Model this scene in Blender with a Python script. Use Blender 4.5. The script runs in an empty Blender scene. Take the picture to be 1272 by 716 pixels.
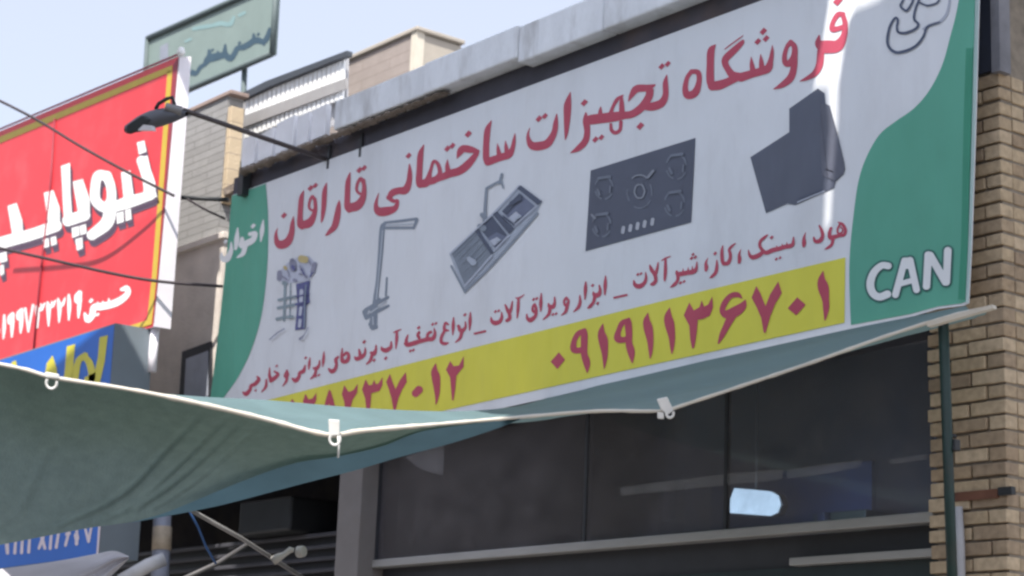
import bpy, bmesh, math, random
import numpy as np
from mathutils import Vector, Matrix

sc = bpy.context.scene
col = sc.collection
random.seed(7)
rng = np.random.default_rng(7)

# ------------------------------------------------------------------ camera
# F is the focal length in pixels of a 1272 px wide picture; the rows of R are
# the street's own axes (along the facade, into the facade, up) seen by the lens.
F = 2438.208
R = np.array([[0.62174248, -0.15582913, -0.7675634],
              [0.7822563, 0.17219297, 0.59868578],
              [0.03887634, -0.97265969, 0.228958]])
EYE = np.array([0.0, 0.0, 1.6])
def ray(px, py):
    return R @ np.array([(px - 636) / F, (py - 358) / F, 1.0])
def at(px, py, y):
    """point on the upright plane Y = y seen in that direction"""
    r = ray(px, py)
    return r * (y / r[1]) + EYE
def atd(px, py, d):
    return ray(px, py) * d + EYE
def atx(px, py, x):
    r = ray(px, py)
    return r * (x / r[0]) + EYE

cd = bpy.data.cameras.new('camera')
cd.sensor_width = 36.0
cd.lens = F / 1272 * 36
cd.clip_start = 0.05
cd.clip_end = 2000
cd.dof.use_dof = True
cd.dof.focus_distance = 10.2
cd.dof.aperture_fstop = 2.6
cam = bpy.data.objects.new('camera', cd)
col.objects.link(cam)
M = Matrix.Identity(4)
for i in range(3):
    M[i][0] = R[i][0]; M[i][1] = -R[i][1]; M[i][2] = -R[i][2]; M[i][3] = EYE[i]
cam.matrix_world = M
sc.camera = cam

# ------------------------------------------------------------------ daylight
SUN = np.array([0.35, -0.45, 0.82]); SUN = SUN / np.linalg.norm(SUN)
w = bpy.data.worlds.new('World'); sc.world = w; w.use_nodes = True
nt = w.node_tree
sky = nt.nodes.new('ShaderNodeTexSky')
sky.sky_type = 'NISHITA'
sky.sun_disc = False
sky.sun_elevation = math.asin(SUN[2])
sky.sun_rotation = math.atan2(SUN[0], SUN[1])
sky.air_density = 1.0
sky.dust_density = 3.0
sky.ozone_density = 1.2
sky.altitude = 900
bg = nt.nodes['Background']
bg.inputs['Strength'].default_value = 0.15
hz = nt.nodes.new('ShaderNodeMix'); hz.data_type = 'RGBA'      # a bright, slightly milky summer sky
hz.inputs[0].default_value = 0.75; hz.inputs[7].default_value = (1.85, 1.86, 1.98, 1)
nt.links.new(sky.outputs[0], hz.inputs[6])
nt.links.new(hz.outputs[2], bg.inputs['Color'])
sd = bpy.data.lights.new('sun', 'SUN'); sd.energy = 2.7; sd.angle = math.radians(0.5)
sd.color = (1.0, 0.955, 0.88)
so = bpy.data.objects.new('sun', sd); col.objects.link(so)
so.rotation_euler = Vector(-SUN).to_track_quat('-Z', 'Y').to_euler()
so.location = (0, -10, 20)
vs = sc.view_settings
sc.display_settings.display_device = 'sRGB'
vs.view_transform = 'Standard'; vs.look = 'None'; vs.exposure = 1.5; vs.gamma = 1.0
vs.use_curve_mapping = False
sc.cycles.filter_width = 2.5
sc.cycles.max_bounces = 6
sc.cycles.transparent_max_bounces = 8

# ------------------------------------------------------------------ materials
def lin(c):
    return tuple(((v / 255) / 12.92 if v <= 10 else ((v / 255 + 0.055) / 1.055) ** 2.4) for v in c)
def mat(name, rgb, rough=0.6, spec=0.3, metal=0.0, nscale=6.0, namt=0.10, bump=0.0, bscale=60.0,
        stain=None, stain_scale=2.0, stain_amt=0.5, trans=0.0, tcol=None, stretch=(1, 1, 1), bdist=0.02):
    m = bpy.data.materials.new(name); m.use_nodes = True
    t = m.node_tree; N = t.nodes; Lk = t.links
    b = N['Principled BSDF']
    b.inputs['Roughness'].default_value = rough
    b.inputs['Metallic'].default_value = metal
    b.inputs['Specular IOR Level'].default_value = spec
    tc = N.new('ShaderNodeTexCoord')
    mp = N.new('ShaderNodeMapping'); mp.inputs['Scale'].default_value = stretch
    Lk.new(tc.outputs['Object'], mp.inputs['Vector'])
    n = N.new('ShaderNodeTexNoise'); n.inputs['Scale'].default_value = nscale
    n.inputs['Detail'].default_value = 6; n.inputs['Roughness'].default_value = 0.6
    Lk.new(mp.outputs[0], n.inputs['Vector'])
    mr = N.new('ShaderNodeMapRange'); mr.inputs[1].default_value = 0.25; mr.inputs[2].default_value = 0.75
    mr.inputs[3].default_value = 1 - namt; mr.inputs[4].default_value = 1 + namt
    Lk.new(n.outputs['Fac'], mr.inputs[0])
    mx = N.new('ShaderNodeVectorMath'); mx.operation = 'SCALE'
    mx.inputs[0].default_value = rgb
    Lk.new(mr.outputs[0], mx.inputs['Scale'])
    out = mx.outputs[0]
    if stain is not None:
        n2 = N.new('ShaderNodeTexNoise'); n2.inputs['Scale'].default_value = stain_scale
        n2.inputs['Detail'].default_value = 8; n2.inputs['Roughness'].default_value = 0.65
        Lk.new(mp.outputs[0], n2.inputs['Vector'])
        r2 = N.new('ShaderNodeMapRange'); r2.inputs[1].default_value = 0.5; r2.inputs[2].default_value = 0.68
        r2.inputs[3].default_value = 0; r2.inputs[4].default_value = stain_amt
        Lk.new(n2.outputs['Fac'], r2.inputs[0])
        mm = N.new('ShaderNodeMix'); mm.data_type = 'RGBA'
        Lk.new(r2.outputs[0], mm.inputs[0]); Lk.new(out, mm.inputs[6]); mm.inputs[7].default_value = (*stain, 1)
        out = mm.outputs[2]
    Lk.new(out, b.inputs['Base Color'])
    if bump:
        nb = N.new('ShaderNodeTexNoise'); nb.inputs['Scale'].default_value = bscale
        nb.inputs['Detail'].default_value = 4
        Lk.new(mp.outputs[0], nb.inputs['Vector'])
        bu = N.new('ShaderNodeBump'); bu.inputs['Strength'].default_value = bump; bu.inputs['Distance'].default_value = bdist
        Lk.new(nb.outputs['Fac'], bu.inputs['Height']); Lk.new(bu.outputs[0], b.inputs['Normal'])
    if trans:
        tr = N.new('ShaderNodeBsdfTranslucent')
        tr.inputs['Color'].default_value = (*(tcol or rgb), 1)
        ms = N.new('ShaderNodeMixShader'); ms.inputs[0].default_value = trans
        Lk.new(b.outputs[0], ms.inputs[1]); Lk.new(tr.outputs[0], ms.inputs[2])
        Lk.new(ms.outputs[0], N['Material Output'].inputs['Surface'])
    return m
def emit(name, rgb, s):
    m = bpy.data.materials.new(name); m.use_nodes = True
    b = m.node_tree.nodes['Principled BSDF']
    b.inputs['Base Color'].default_value = (0.8, 0.8, 0.8, 1)
    b.inputs['Emission Color'].default_value = (*rgb, 1); b.inputs['Emission Strength'].default_value = s
    return m

# ------------------------------------------------------------------ objects
def thing(name, label, cat, loc=(0, 0, 0), group=None):
    o = bpy.data.objects.new(name, None); col.objects.link(o)
    o.location = [float(v) for v in loc]; o['label'] = label; o['category'] = cat
    o.empty_display_size = 0.2
    if group: o['group'] = group
    return o
def tag(o, label, cat, group=None):
    o['label'] = label; o['category'] = cat
    if group: o['group'] = group
    return o
def world_loc(o):
    v = Vector((0, 0, 0))
    while o is not None:
        v = v + o.location; o = o.parent
    return v
class MB:
    def __init__(s): s.v = []; s.f = []; s.m = []; s.sm = []
    def add(s, vs, fs, mi=0, smooth=False):
        n = len(s.v); s.v.extend([tuple(float(c) for c in p) for p in vs])
        for f in fs: s.f.append([n + i for i in f]); s.m.append(mi); s.sm.append(smooth)
        return s
    def box(s, lo, hi, mi=0):
        (x0, y0, z0), (x1, y1, z1) = lo, hi
        return s.add([(x0,y0,z0),(x1,y0,z0),(x1,y1,z0),(x0,y1,z0),(x0,y0,z1),(x1,y0,z1),(x1,y1,z1),(x0,y1,z1)],
              [(0,3,2,1),(4,5,6,7),(0,1,5,4),(1,2,6,5),(2,3,7,6),(3,0,4,7)], mi)
    def prism(s, pts, off, mi=0):
        """planar outline (list of points) thickened by the vector off"""
        n = len(pts); off = np.array(off, float)
        a = [np.array(p, float) for p in pts]
        vs = a + [p + off for p in a]
        fs = [list(range(n)), list(range(2*n-1, n-1, -1))] + [[i, i+n, (i+1) % n + n, (i+1) % n] for i in range(n)]
        return s.add(vs, fs, mi)
    def tube(s, pts, r, seg=10, mi=0, cap=True):
        pts = [np.array(p, float) for p in pts]; n = len(pts)
        rs = r if hasattr(r, '__len__') else [r] * n
        vs = []; prev = None
        for i, p in enumerate(pts):
            d = pts[min(i+1, n-1)] - pts[max(i-1, 0)]; d = d / np.linalg.norm(d)
            if prev is None:
                h = np.array([0, 0, 1.0]) if abs(d[2]) < 0.9 else np.array([1.0, 0, 0])
                a = np.cross(d, h)
            else:
                a = prev - d * (prev @ d)
            a = a / np.linalg.norm(a); prev = a; b = np.cross(d, a)
            for k in range(seg):
                t = 2 * math.pi * k / seg
                vs.append(p + rs[i] * (a * math.cos(t) + b * math.sin(t)))
        fs = []
        for i in range(n - 1):
            for k in range(seg):
                fs.append([i*seg+k, i*seg+(k+1) % seg, (i+1)*seg+(k+1) % seg, (i+1)*seg+k])
        s.add(vs, fs, mi, True)
        if cap:
            m = len(s.v) - len(vs)
            for st in (0, (n-1)*seg):
                s.f.append([m + st + k for k in range(seg)]); s.m.append(mi); s.sm.append(False)
        return s
    def grid(s, fn, nu, nv, mi=0, smooth=True):
        vs = [fn(i / nu, j / nv) for j in range(nv + 1) for i in range(nu + 1)]
        fs = [[j*(nu+1)+i, j*(nu+1)+i+1, (j+1)*(nu+1)+i+1, (j+1)*(nu+1)+i] for j in range(nv) for i in range(nu)]
        return s.add(vs, fs, mi, smooth)
    def build(s, name, mats, parent=None, bevel=0.0, fixn=True):
        mats = mats if isinstance(mats, (list, tuple)) else [mats]
        me = bpy.data.meshes.new(name)
        base = world_loc(parent) if parent is not None else Vector((0, 0, 0))
        me.from_pydata([(x - base.x, y - base.y, z - base.z) for x, y, z in s.v], [], s.f)
        for m in mats: me.materials.append(m)
        me.polygons.foreach_set('material_index', s.m)
        me.polygons.foreach_set('use_smooth', s.sm)
        me.update()
        if fixn:
            b = bmesh.new(); b.from_mesh(me); bmesh.ops.recalc_face_normals(b, faces=b.faces); b.to_mesh(me); b.free()
        o = bpy.data.objects.new(name, me); col.objects.link(o)
        if parent is not None: o.parent = parent
        if bevel:
            bv = o.modifiers.new('bevel', 'BEVEL'); bv.width = bevel; bv.segments = 2; bv.limit_method = 'ANGLE'
        return o
def center(o, at_point):
    """give a one-mesh thing its origin at its own base"""
    d = Vector([float(c) for c in at_point]) - o.location
    o.data.transform(Matrix.Translation(-d)); o.location = o.location + d
    return o
def cr(pts, n=8):
    """smooth curve through points"""
    P = [np.array(p, float) for p in pts]
    if len(P) < 3: return [P[0] + (P[-1] - P[0]) * k / n for k in range(n + 1)]
    P = [2*P[0]-P[1]] + P + [2*P[-1]-P[-2]]
    out = []
    for i in range(1, len(P) - 2):
        a, b, c, d = P[i-1:i+3]
        for k in range(n):
            t = k / n
            out.append(0.5*((2*b)+(-a+c)*t+(2*a-5*b+4*c-d)*t*t+(-a+3*b-3*c+d)*t**3))
    out.append(P[-2]); return out
def interp_curve(pts):
    """function of 0..1 along a smooth curve through points"""
    c = np.array(cr(pts, 10)); dl = np.r_[0, np.cumsum(np.linalg.norm(np.diff(c[:, :2], axis=0), axis=1))]; dl /= dl[-1]
    return lambda t: np.array([np.interp(t, dl, c[:, k]) for k in range(c.shape[1])])

# ------------------------------------------------------------------ printed ink
# A stroke is a pen line [(x, y, width), ...]; 'P' entries are filled outlines. They are
# merged on a fine grid and turned into one flat sheet of ink.
def ink_polys(shapes, step):
    """shapes: list of ('S', [(x,y,w)..]) or ('P', [(x,y)..]) -> list of polygons"""
    xs = []; ys = []
    for k, p in shapes:
        for q in p:
            rr = q[2] / 2 if k == 'S' else 0
            xs += [q[0]-rr, q[0]+rr]; ys += [q[1]-rr, q[1]+rr]
    x0, x1, y0, y1 = min(xs)-2*step, max(xs)+2*step, min(ys)-2*step, max(ys)+2*step
    nx = int((x1-x0)/step)+2; ny = int((y1-y0)/step)+2
    fld = np.full((ny, nx), 1e3)
    GX = x0 + np.arange(nx)*step; GY = y0 + np.arange(ny)*step
    def sub(a, b, c, d):
        i0 = max(int((a-x0)/step)-1, 0); i1 = min(int((b-x0)/step)+2, nx)
        j0 = max(int((c-y0)/step)-1, 0); j1 = min(int((d-y0)/step)+2, ny)
        return i0, i1, j0, j1
    for k, p in shapes:
        if k == 'S':
            q = cr(p, 6) if len(p) > 2 else [np.array(p[0], float), np.array(p[-1], float)]
            for a, b in zip(q[:-1], q[1:]):
                m = max(a[2], b[2]) / 2 + step*2
                i0, i1, j0, j1 = sub(min(a[0], b[0])-m, max(a[0], b[0])+m, min(a[1], b[1])-m, max(a[1], b[1])+m)
                X, Y = np.meshgrid(GX[i0:i1], GY[j0:j1])
                dx, dy = b[0]-a[0], b[1]-a[1]; L2 = dx*dx+dy*dy+1e-9
                t = np.clip(((X-a[0])*dx+(Y-a[1])*dy)/L2, 0, 1)
                d = np.hypot(X-a[0]-t*dx, Y-a[1]-t*dy) - np.maximum(a[2]+t*(b[2]-a[2]), 0.05)/2
                fld[j0:j1, i0:i1] = np.minimum(fld[j0:j1, i0:i1], d)
        else:
            P = np.array(p, float)
            i0, i1, j0, j1 = sub(P[:, 0].min()-2*step, P[:, 0].max()+2*step, P[:, 1].min()-2*step, P[:, 1].max()+2*step)
            X, Y = np.meshgrid(GX[i0:i1], GY[j0:j1])
            dmin = np.full(X.shape, 1e3); ins = np.zeros(X.shape, bool)
            for a, b in zip(P, np.roll(P, -1, axis=0)):
                dx, dy = b-a; L2 = dx*dx+dy*dy+1e-9
                t = np.clip(((X-a[0])*dx+(Y-a[1])*dy)/L2, 0, 1)
                dmin = np.minimum(dmin, np.hypot(X-a[0]-t*dx, Y-a[1]-t*dy))
                c = (a[1] > Y) != (b[1] > Y)
                xi = a[0] + (Y-a[1])*dx/(dy if abs(dy) > 1e-9 else 1e-9)
                ins ^= c & (X < xi)
            d = np.where(ins, -dmin, dmin)
            fld[j0:j1, i0:i1] = np.minimum(fld[j0:j1, i0:i1], d)
    inside = fld < 0
    polys = []
    cnt = inside[:-1, :-1].astype(int)+inside[1:, :-1]+inside[:-1, 1:]+inside[1:, 1:]
    for j in range(ny-1):
        i = 0; row = cnt[j]
        while i < nx-1:
            c = row[i]
            if c == 0: i += 1; continue
            if c == 4:
                k = i
                while k < nx-1 and row[k] == 4: k += 1
                polys.append([(GX[i], GY[j]), (GX[i]+(k-i)*step, GY[j]), (GX[i]+(k-i)*step, GY[j]+step), (GX[i], GY[j]+step)])
                i = k; continue
            cs = [(i, j), (i+1, j), (i+1, j+1), (i, j+1)]; pl = []
            for a, b in zip(cs, cs[1:]+cs[:1]):
                fa, fb = fld[a[1], a[0]], fld[b[1], b[0]]
                if fa < 0: pl.append((x0+a[0]*step, y0+a[1]*step))
                if (fa < 0) != (fb < 0):
                    t = fa/(fa-fb)
                    pl.append((x0+(a[0]+t*(b[0]-a[0]))*step, y0+(a[1]+t*(b[1]-a[1]))*step))
            if len(pl) > 2: polys.append(pl)
            i += 1
    return polys
def Z(ox, oy, s, *items, grow=0.0, dx=0.0, dy=0.0):
    """shapes given in an enlargement: origin and scale"""
    out = []
    for it in items:
        if it[0] == 'P':
            out.append(('P', [(ox+x/s+dx, oy+y/s+dy) for x, y in it[1]]))
        elif it[0] == 'D':       # rhombic dot: x, y, size
            _, x, y, r = it; r = r*0.62
            out.append(('P', [(ox+(x+a*r)/s+dx, oy+(y+b*r)/s+dy) for a, b in ((-1, .25), (.1, -1), (1, -.25), (-.1, 1))]))
        else:
            out.append(('S', [(ox+q[0]/s+dx, oy+q[1]/s+dy, q[2]/s+grow) for q in it]))
    return out
class Ink:
    """flat printed layers on the upright plane Y = y"""
    def __init__(s, y): s.y = y; s.mb = MB()
    def shapes(s, sh, mi=0, layer=0, step=0.34):
        for pl in ink_polys(sh, step):
            s.mb.add([at(px, py, s.y - 0.0025*layer) for px, py in pl], [list(range(len(pl)))], mi)
        return s
    def poly(s, pts, mi=0, layer=0):
        s.mb.add([at(px, py, s.y - 0.0025*layer) for px, py in pts], [list(range(len(pts)))], mi)
        return s
    def build(s, name, mats, parent): return s.mb.build(name, mats, parent, fixn=False)

# ================================================================== WRITING
T1 = (330, 190, 5.969); T2 = (450, 150, 5.969); T3 = (560, 130, 5.969); T4 = (690, 70, 5.969)
T5 = (830, 30, 5.969); T6 = (940, 0, 5.969); T7 = (1080, 0, 5.969); T8 = (1050, 290, 5.969)
title = [
 Z(*T1, [(625,150,10),(610,220,38),(605,330,42),(605,400,45),(620,425,40)],
    [(620,408,66),(680,392,66),(718,340,48),(730,270,34),(725,205,28)],
    [(725,222,28),(705,192,26),(682,225,24),(674,275,22),(700,305,20),(728,298,22)], ('D',695,128,40), ('D',730,112,36)),
 Z(*T1, [(545,355,8),(540,400,34),(530,470,48),(510,545,46),(470,590,30),(445,613,8)]),
 Z(*T1, [(450,225,8),(437,290,36),(430,400,36),(420,480,24),(412,515,8)]),
 Z(*T1, [(280,285,10),(264,340,36),(256,450,40),(255,530,45),(270,550,38)], [(270,535,58),(320,522,62),(350,480,44),(368,420,30),(365,345,26)],
    [(365,350,26),(345,324,22),(326,360,20),(322,405,20),(345,428,17),(364,418,17)], ('D',332,262,38), ('D',368,242,34)),
 Z(*T1, [(205,475,8),(198,530,32),(190,600,44),(160,662,60),(110,682,62),(82,655,40),(76,600,20),(88,560,5)], ('D',135,465,38)),
 Z(*T2, [(350,325,10),(352,390,34),(345,460,44),(318,515,58),(270,520,50),(225,535,50),(195,572,32)],
    [(195,570,36),(230,597,28),(262,596,22),(242,650,42),(180,672,66),(125,674,62),(102,640,36),(106,590,20),(122,540,5)], ('D',343,260,38)),
 Z(*T2, [(455,182,8),(432,250,42),(425,350,45),(420,450,48),(430,478,42)], [(430,468,62),(480,455,56),(505,372,26),(528,305,24),(560,322,28),(575,390,34),(540,440,46),(490,455,46)],
    [(530,440,46),(600,415,50),(650,393,58),(720,373,58),(780,328,58),(838,258,40),(860,225,20)], [(632,290,6),(630,340,32),(640,390,45)],
    [(855,225,24),(800,215,52),(750,208,52),(725,232,46),(703,278,8)], ('D',630,208,40), ('D',668,186,38), ('D',785,100,44)),
 Z(*T3, [(300,122,8),(272,190,44),(262,300,46),(262,400,48),(275,432,38)], [(275,425,58),(330,405,54),(380,388,54),(430,372,52),(455,330,36),(468,270,26),(475,215,6)],
    [(345,290,5),(352,340,28),(362,390,40)], [(405,270,5),(410,320,28),(420,370,40)]),
 Z(*T3, [(785,72,8),(777,140,36),(765,210,44),(720,285,58),(660,308,64),(605,306,58),(578,268,36),(572,220,18),(585,175,5)], ('D',653,106,42), ('D',697,86,38)),
 Z(*T4, [(110,268,6),(90,360,54),(86,450,50),(80,560,30),(72,617,8)]),
 Z(*T4, [(825,138,6),(815,200,38),(815,290,44),(785,348,58),(720,373,62),(668,374,50)], [(735,215,14),(680,235,48),(602,242,54),(565,287,36),(542,332,8)],
    [(700,258,56),(690,305,56),(640,378,58),(570,428,54),(500,440,54)], ('D',628,518,48), ('D',787,76,40), ('D',832,57,38),
    [(500,290,10),(458,320,28),(428,370,24),(410,420,30)], [(490,300,18),(490,350,34),(492,420,44)],
    [(410,505,20),(415,548,26),(445,568,28),(478,545,26),(485,490,28)], [(500,440,58),(430,450,72),(350,460,72),(270,470,72),(230,480,56)],
    [(335,375,6),(332,410,28),(330,460,40)], ('D',295,618,40), ('D',340,602,36),
    [(225,422,12),(226,480,48),(235,560,44),(220,630,48),(170,683,42),(112,717,6)], ('D',213,345,44)),
 Z(*T5, [(172,352,32),(222,362,40),(228,430,40),(200,508,56),(145,528,56),(126,480,42),(140,400,32),(172,352,32)]),
 Z(*T5, [(350,155,8),(318,200,52),(312,300,54),(312,420,58),(326,465,48)], [(326,460,66),(380,453,68),(440,430,58),(500,400,58)],
    [(556,118,5),(545,140,34),(480,203,50),(428,255,52),(422,292,48),(446,340,48),(480,380,58),(540,395,64)], [(556,85,5),(520,112,9),(420,185,8)],
    [(540,395,66),(620,370,58),(690,350,58),(740,328,58),(760,270,38),(770,210,26),(772,160,6)], [(615,245,5),(620,300,32),(630,360,45)], [(685,225,5),(690,280,32),(695,340,45)],
    ('D',705,55,46), ('D',664,130,42), ('D',725,108,42)),
 Z(*T6, [(252,315,38),(280,350,40),(276,420,48),(245,468,50),(211,468,40),(206,410,34),(226,345,30),(252,315,38)], [(280,400,44),(275,500,48),(250,578,54),(190,630,42),(125,662,6)]),
 Z(*T6, [(640,112,34),(655,180,40),(645,270,50),(600,340,84),(530,348,96),(490,345,86),(456,320,48),(462,266,12)],
    [(640,106,34),(602,110,38),(566,165,34),(561,215,44),(600,214,38),(645,198,34)], [(475,380,54),(465,480,54),(430,545,44),(370,583,28),(320,603,6)], ('D',602,8,60)),
]
L1 = (960, 270, 9.55); L2 = (860, 290, 9.55); L3 = (760, 310, 9.55); L4 = (670, 335, 9.55)
L5 = (590, 355, 9.55); L6 = (500, 375, 9.55); L7 = (400, 400, 9.55); L8 = (295, 425, 9.55)
goods = [
 Z(*L1, [(775,60,14),(825,85,36),(862,150,34),(845,208,36),(790,218,40),(720,236,50)], [(800,75,24),(768,140,24),(775,190,24),(815,185,22),(830,150,18),(805,120,16)], [(690,130,32),(672,190,42),(682,242,50),(722,230,42)], [(715,240,42),(700,320,36),(660,358,32),(620,380,14)]),
 Z(*L1, [(550,100,18),(575,150,36),(590,220,42),(560,278,50),(505,286,42),(485,240,20)]),
 Z(*L1, [(390,180,6),(370,240,28),(370,300,50),(365,340,36)]),
 Z(*L1, [(245,240,16),(235,320,42),(200,343,50),(140,352,50),(70,375,50),(0,391,54),(-75,421,50),(-115,401,42),(-155,341,36),(-145,281,34),(-95,236,32),(-65,211,16)], [(165,300,8),(170,345,28)], [(110,320,10),(115,360,28)], [(45,340,10),(50,380,28)],
    ('D',40,497,34), ('D',85,482,32), ('D',-15,240,40), [(-115,411,46),(-165,451,54),(-235,476,54),(-275,451,36),(-290,391,12)]),
 Z(*L2, [(575,190,6),(555,250,28),(560,300,46),(555,345,36)]),
 Z(*L2, [(360,150,14),(350,220,38),(355,320,42),(370,360,42)], [(370,360,46),(420,354,46),(448,300,40),(448,240,36),(436,195,30),(470,152,28),(510,120,12)]),
 Z(*L2, ('D',270,240,40), [(290,320,14),(290,400,38),(275,468,42),(232,513,32),(205,530,8)]),
 Z(*L2, [(185,290,6),(160,350,28),(165,400,46),(160,440,32)]),
 Z(*L3, [(1008,149,10),(1000,229,38),(965,265,54),(900,276,54),(830,290,54),(782,292,50),(768,262,26)], [(905,215,8),(905,265,28)], [(955,200,8),(955,250,28)], [(845,230,8),(845,280,28)],
    [(785,300,46),(778,370,36),(740,418,40),(695,450,12)], ('D',815,396,36), ('D',856,381,32), ('D',945,105,38), ('D',990,92,38), ('D',962,60,34)),
 Z(*L3, [(636,122,28),(635,250,40),(628,340,32),(625,378,12)], [(592,132,12),(635,106,20),(692,84,12)]),
 Z(*L3, [(450,188,16),(470,240,44),(508,300,42),(520,370,42),(490,408,46),(465,415,26)], [(548,158,16),(537,230,32),(516,300,38)]),
 Z(*L3, [(400,275,12),(405,340,32),(385,398,42),(330,438,56),(277,423,46),(260,370,16)], ('D',308,297,34), ('D',346,288,32)),
 Z(*L3, [(28,574,26),(175,541,26)]),
 Z(*L4, [(785,80,16),(780,180,42),(775,295,20)]),
 Z(*L4, [(710,190,20),(720,250,36),(700,300,54),(652,300,46),(640,268,16)], ('D',690,402,36), [(660,310,46),(640,388,36),(600,438,40),(572,460,10)], ('D',630,190,36)),
 Z(*L4, [(550,150,18),(545,240,42),(540,352,16)]),
 Z(*L4, [(480,310,18),(482,390,38),(460,448,40),(408,500,14)]),
 Z(*L4, [(320,335,30),(345,375,30),(325,425,36),(300,415,32),(295,370,30),(320,335,30)], [(335,410,38),(310,500,36),(262,542,12)]),
 Z(*L4, [(180,330,18),(180,400,34),(160,440,50),(122,440,46),(108,408,22)], [(125,460,42),(110,530,36),(48,592,16)], ('D',160,532,34), ('D',198,524,32)),
 Z(*L4, [(22,285,16),(16,400,42),(15,495,16)]),
 Z(*L5, ('D',695,164,36), ('D',733,154,34), [(706,225,34),(726,275,34),(712,310,36),(686,300,32),(684,255,28),(706,225,34)], [(728,290,36),(715,360,40),(660,408,56),(622,388,36),(614,340,16)]),
 Z(*L5, [(515,150,28),(510,270,38),(500,382,16)], [(483,147,12),(530,144,22),(582,108,10)]),
 Z(*L5, [(358,228,20),(385,290,40),(408,340,40),(410,390,42),(378,415,40)], [(443,188,16),(430,270,32),(410,330,34)]),
 Z(*L5, [(315,320,16),(316,380,36),(290,428,46),(240,443,56),(202,424,42),(190,378,16)], ('D',242,308,34), ('D',282,298,32)),
 Z(*L6, [(855,379,26),(980,350,26)]),
 Z(*L6, [(805,130,16),(800,230,40),(795,335,16)]),
 Z(*L6, ('D',740,155,36), [(745,240,16),(746,300,32),(712,343,46),(684,340,44),(664,290,38)], [(702,355,42),(682,430,36),(628,482,14)]),
 Z(*L6, [(605,190,16),(600,290,40),(595,392,12)]),
 Z(*L6, [(545,272,18),(512,252,30),(495,290,32),(500,332,38),(545,342,20)], [(500,340,32),(462,418,36),(460,478,40),(500,498,40),(542,488,16)]),
 Z(*L6, ('D',357,268,34), ('D',396,258,32), [(375,320,16),(384,380,36),(358,438,50),(300,446,50),(220,465,50),(140,490,54),(62,512,50),(32,498,36)], [(335,360,36),(302,380,34),(290,430,36)],
    [(195,365,34),(178,395,32),(195,425,40)], ('D',190,308,38), [(62,398,18),(44,455,36),(52,508,46)], ('D',92,584,34), ('D',128,574,34)),
 Z(*L7, [(886,112,26),(885,200,38),(875,315,16)], [(848,127,12),(890,110,22),(938,88,10)]),
 Z(*L7, [(820,240,20),(815,300,40),(762,338,54),(716,328,42),(705,298,16)], ('D',755,432,40)),
 Z(*L7, [(640,280,18),(636,340,36),(610,378,54),(582,368,34)], [(592,400,38),(570,460,36),(528,502,16)], ('D',618,456,36)),
 Z(*L7, ('D',500,238,40), [(512,310,16),(505,380,36),(470,415,50),(412,440,46),(390,418,20)], [(440,330,22),(450,390,40)]),
 Z(*L7, [(240,318,16),(234,420,38),(250,470,50),(300,458,46),(316,400,40),(290,368,36),(255,400,26)], [(192,415,24),(162,450,40),(170,508,36),(150,568,44),(112,588,50),(80,558,24)]),
 Z(*L8, [(1026,118,12),(1020,210,36),(1010,292,12)], [(975,220,16),(965,280,32),(930,318,46),(904,310,26)], [(930,345,32),(910,398,34),(868,437,18)], ('D',930,404,32), ('D',966,392,30)),
 Z(*L8, [(860,190,12),(850,260,32),(845,322,16)], ('D',808,188,32), [(802,280,20),(782,345,46),(738,368,40),(726,418,40),(690,457,54),(654,438,28)]),
 Z(*L8, [(585,340,26),(598,385,28),(580,420,30),(558,400,24),(585,345,24)], [(588,400,32),(578,465,32),(538,522,14)]),
 Z(*L8, [(382,310,14),(380,400,36),(396,450,46)], [(395,458,50),(450,420,46),(480,380,34),(438,350,22)], ('D',465,285,30), [(342,450,24),(335,530,34),(288,592,14)]),
 Z(*L8, [(232,410,18),(252,445,42),(206,500,46),(160,520,40),(147,568,40),(100,617,50),(64,596,18)], ('D',215,575,28)),
]
N1 = (880, 320, 5.305); N2 = (760, 350, 5.305); N3 = (670, 370, 5.305); N4 = (440, 420, 5.305); N5 = (320, 450, 5.305)
phone_a = [
 Z(*N1, [(755,92,6),(746,150,48),(757,200,72),(772,280,46),(775,340,40),(768,412,8)]),
 Z(*N1, ('P', [(585,262),(640,312),(578,382),(522,335)])),
 Z(*N1, ('P', [(315,188),(342,235),(376,322),(405,245),(460,158),(483,235),(440,305),(408,385),(376,497),(364,497),(348,400),(318,330),(284,265)])),
 Z(*N1, [(220,268,8),(190,246,34),(145,255,34),(107,300,38),(92,350,38),(120,375,54),(180,355,68),(225,320,48),(243,282,8)], [(160,370,60),(120,450,44),(90,510,36),(66,565,10)]),
 Z(*N2, ('P', [(510,138),(540,190),(578,168),(592,122),(608,165),(635,150),(662,98),(667,170),(645,225),(600,247),(566,252),(560,330),(550,400),(540,440),(528,440),(516,380),(510,290),(474,222)])),
 Z(*N2, [(380,174,6),(371,230,48),(380,280,64),(395,360,45),(397,430,28),(395,475,6)]),
 Z(*N2, [(237,208,6),(229,260,44),(240,310,60),(253,390,42),(255,460,26),(252,506,6)]),
 Z(*N3, [(590,140,18),(586,175,46),(590,235,44),(590,300,44),(605,360,48),(612,428,8)], [(585,150,32),(545,168,34),(521,220,34),(516,268,48),(550,278,38),(590,268,38)]),
 Z(*N3, [(418,173,6),(409,230,44),(420,280,62),(430,360,42),(430,420,25),(426,467,6)]),
 Z(*N3, [(300,210,18),(296,245,44),(295,305,44),(295,370,44),(312,430,46),(315,492,8)], [(295,218,32),(255,238,34),(229,285,34),(226,338,44),(260,348,38),(295,335,38)]),
 Z(*N3, ('P', [(128,360),(169,408),(118,470),(74,422)])),
]
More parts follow.
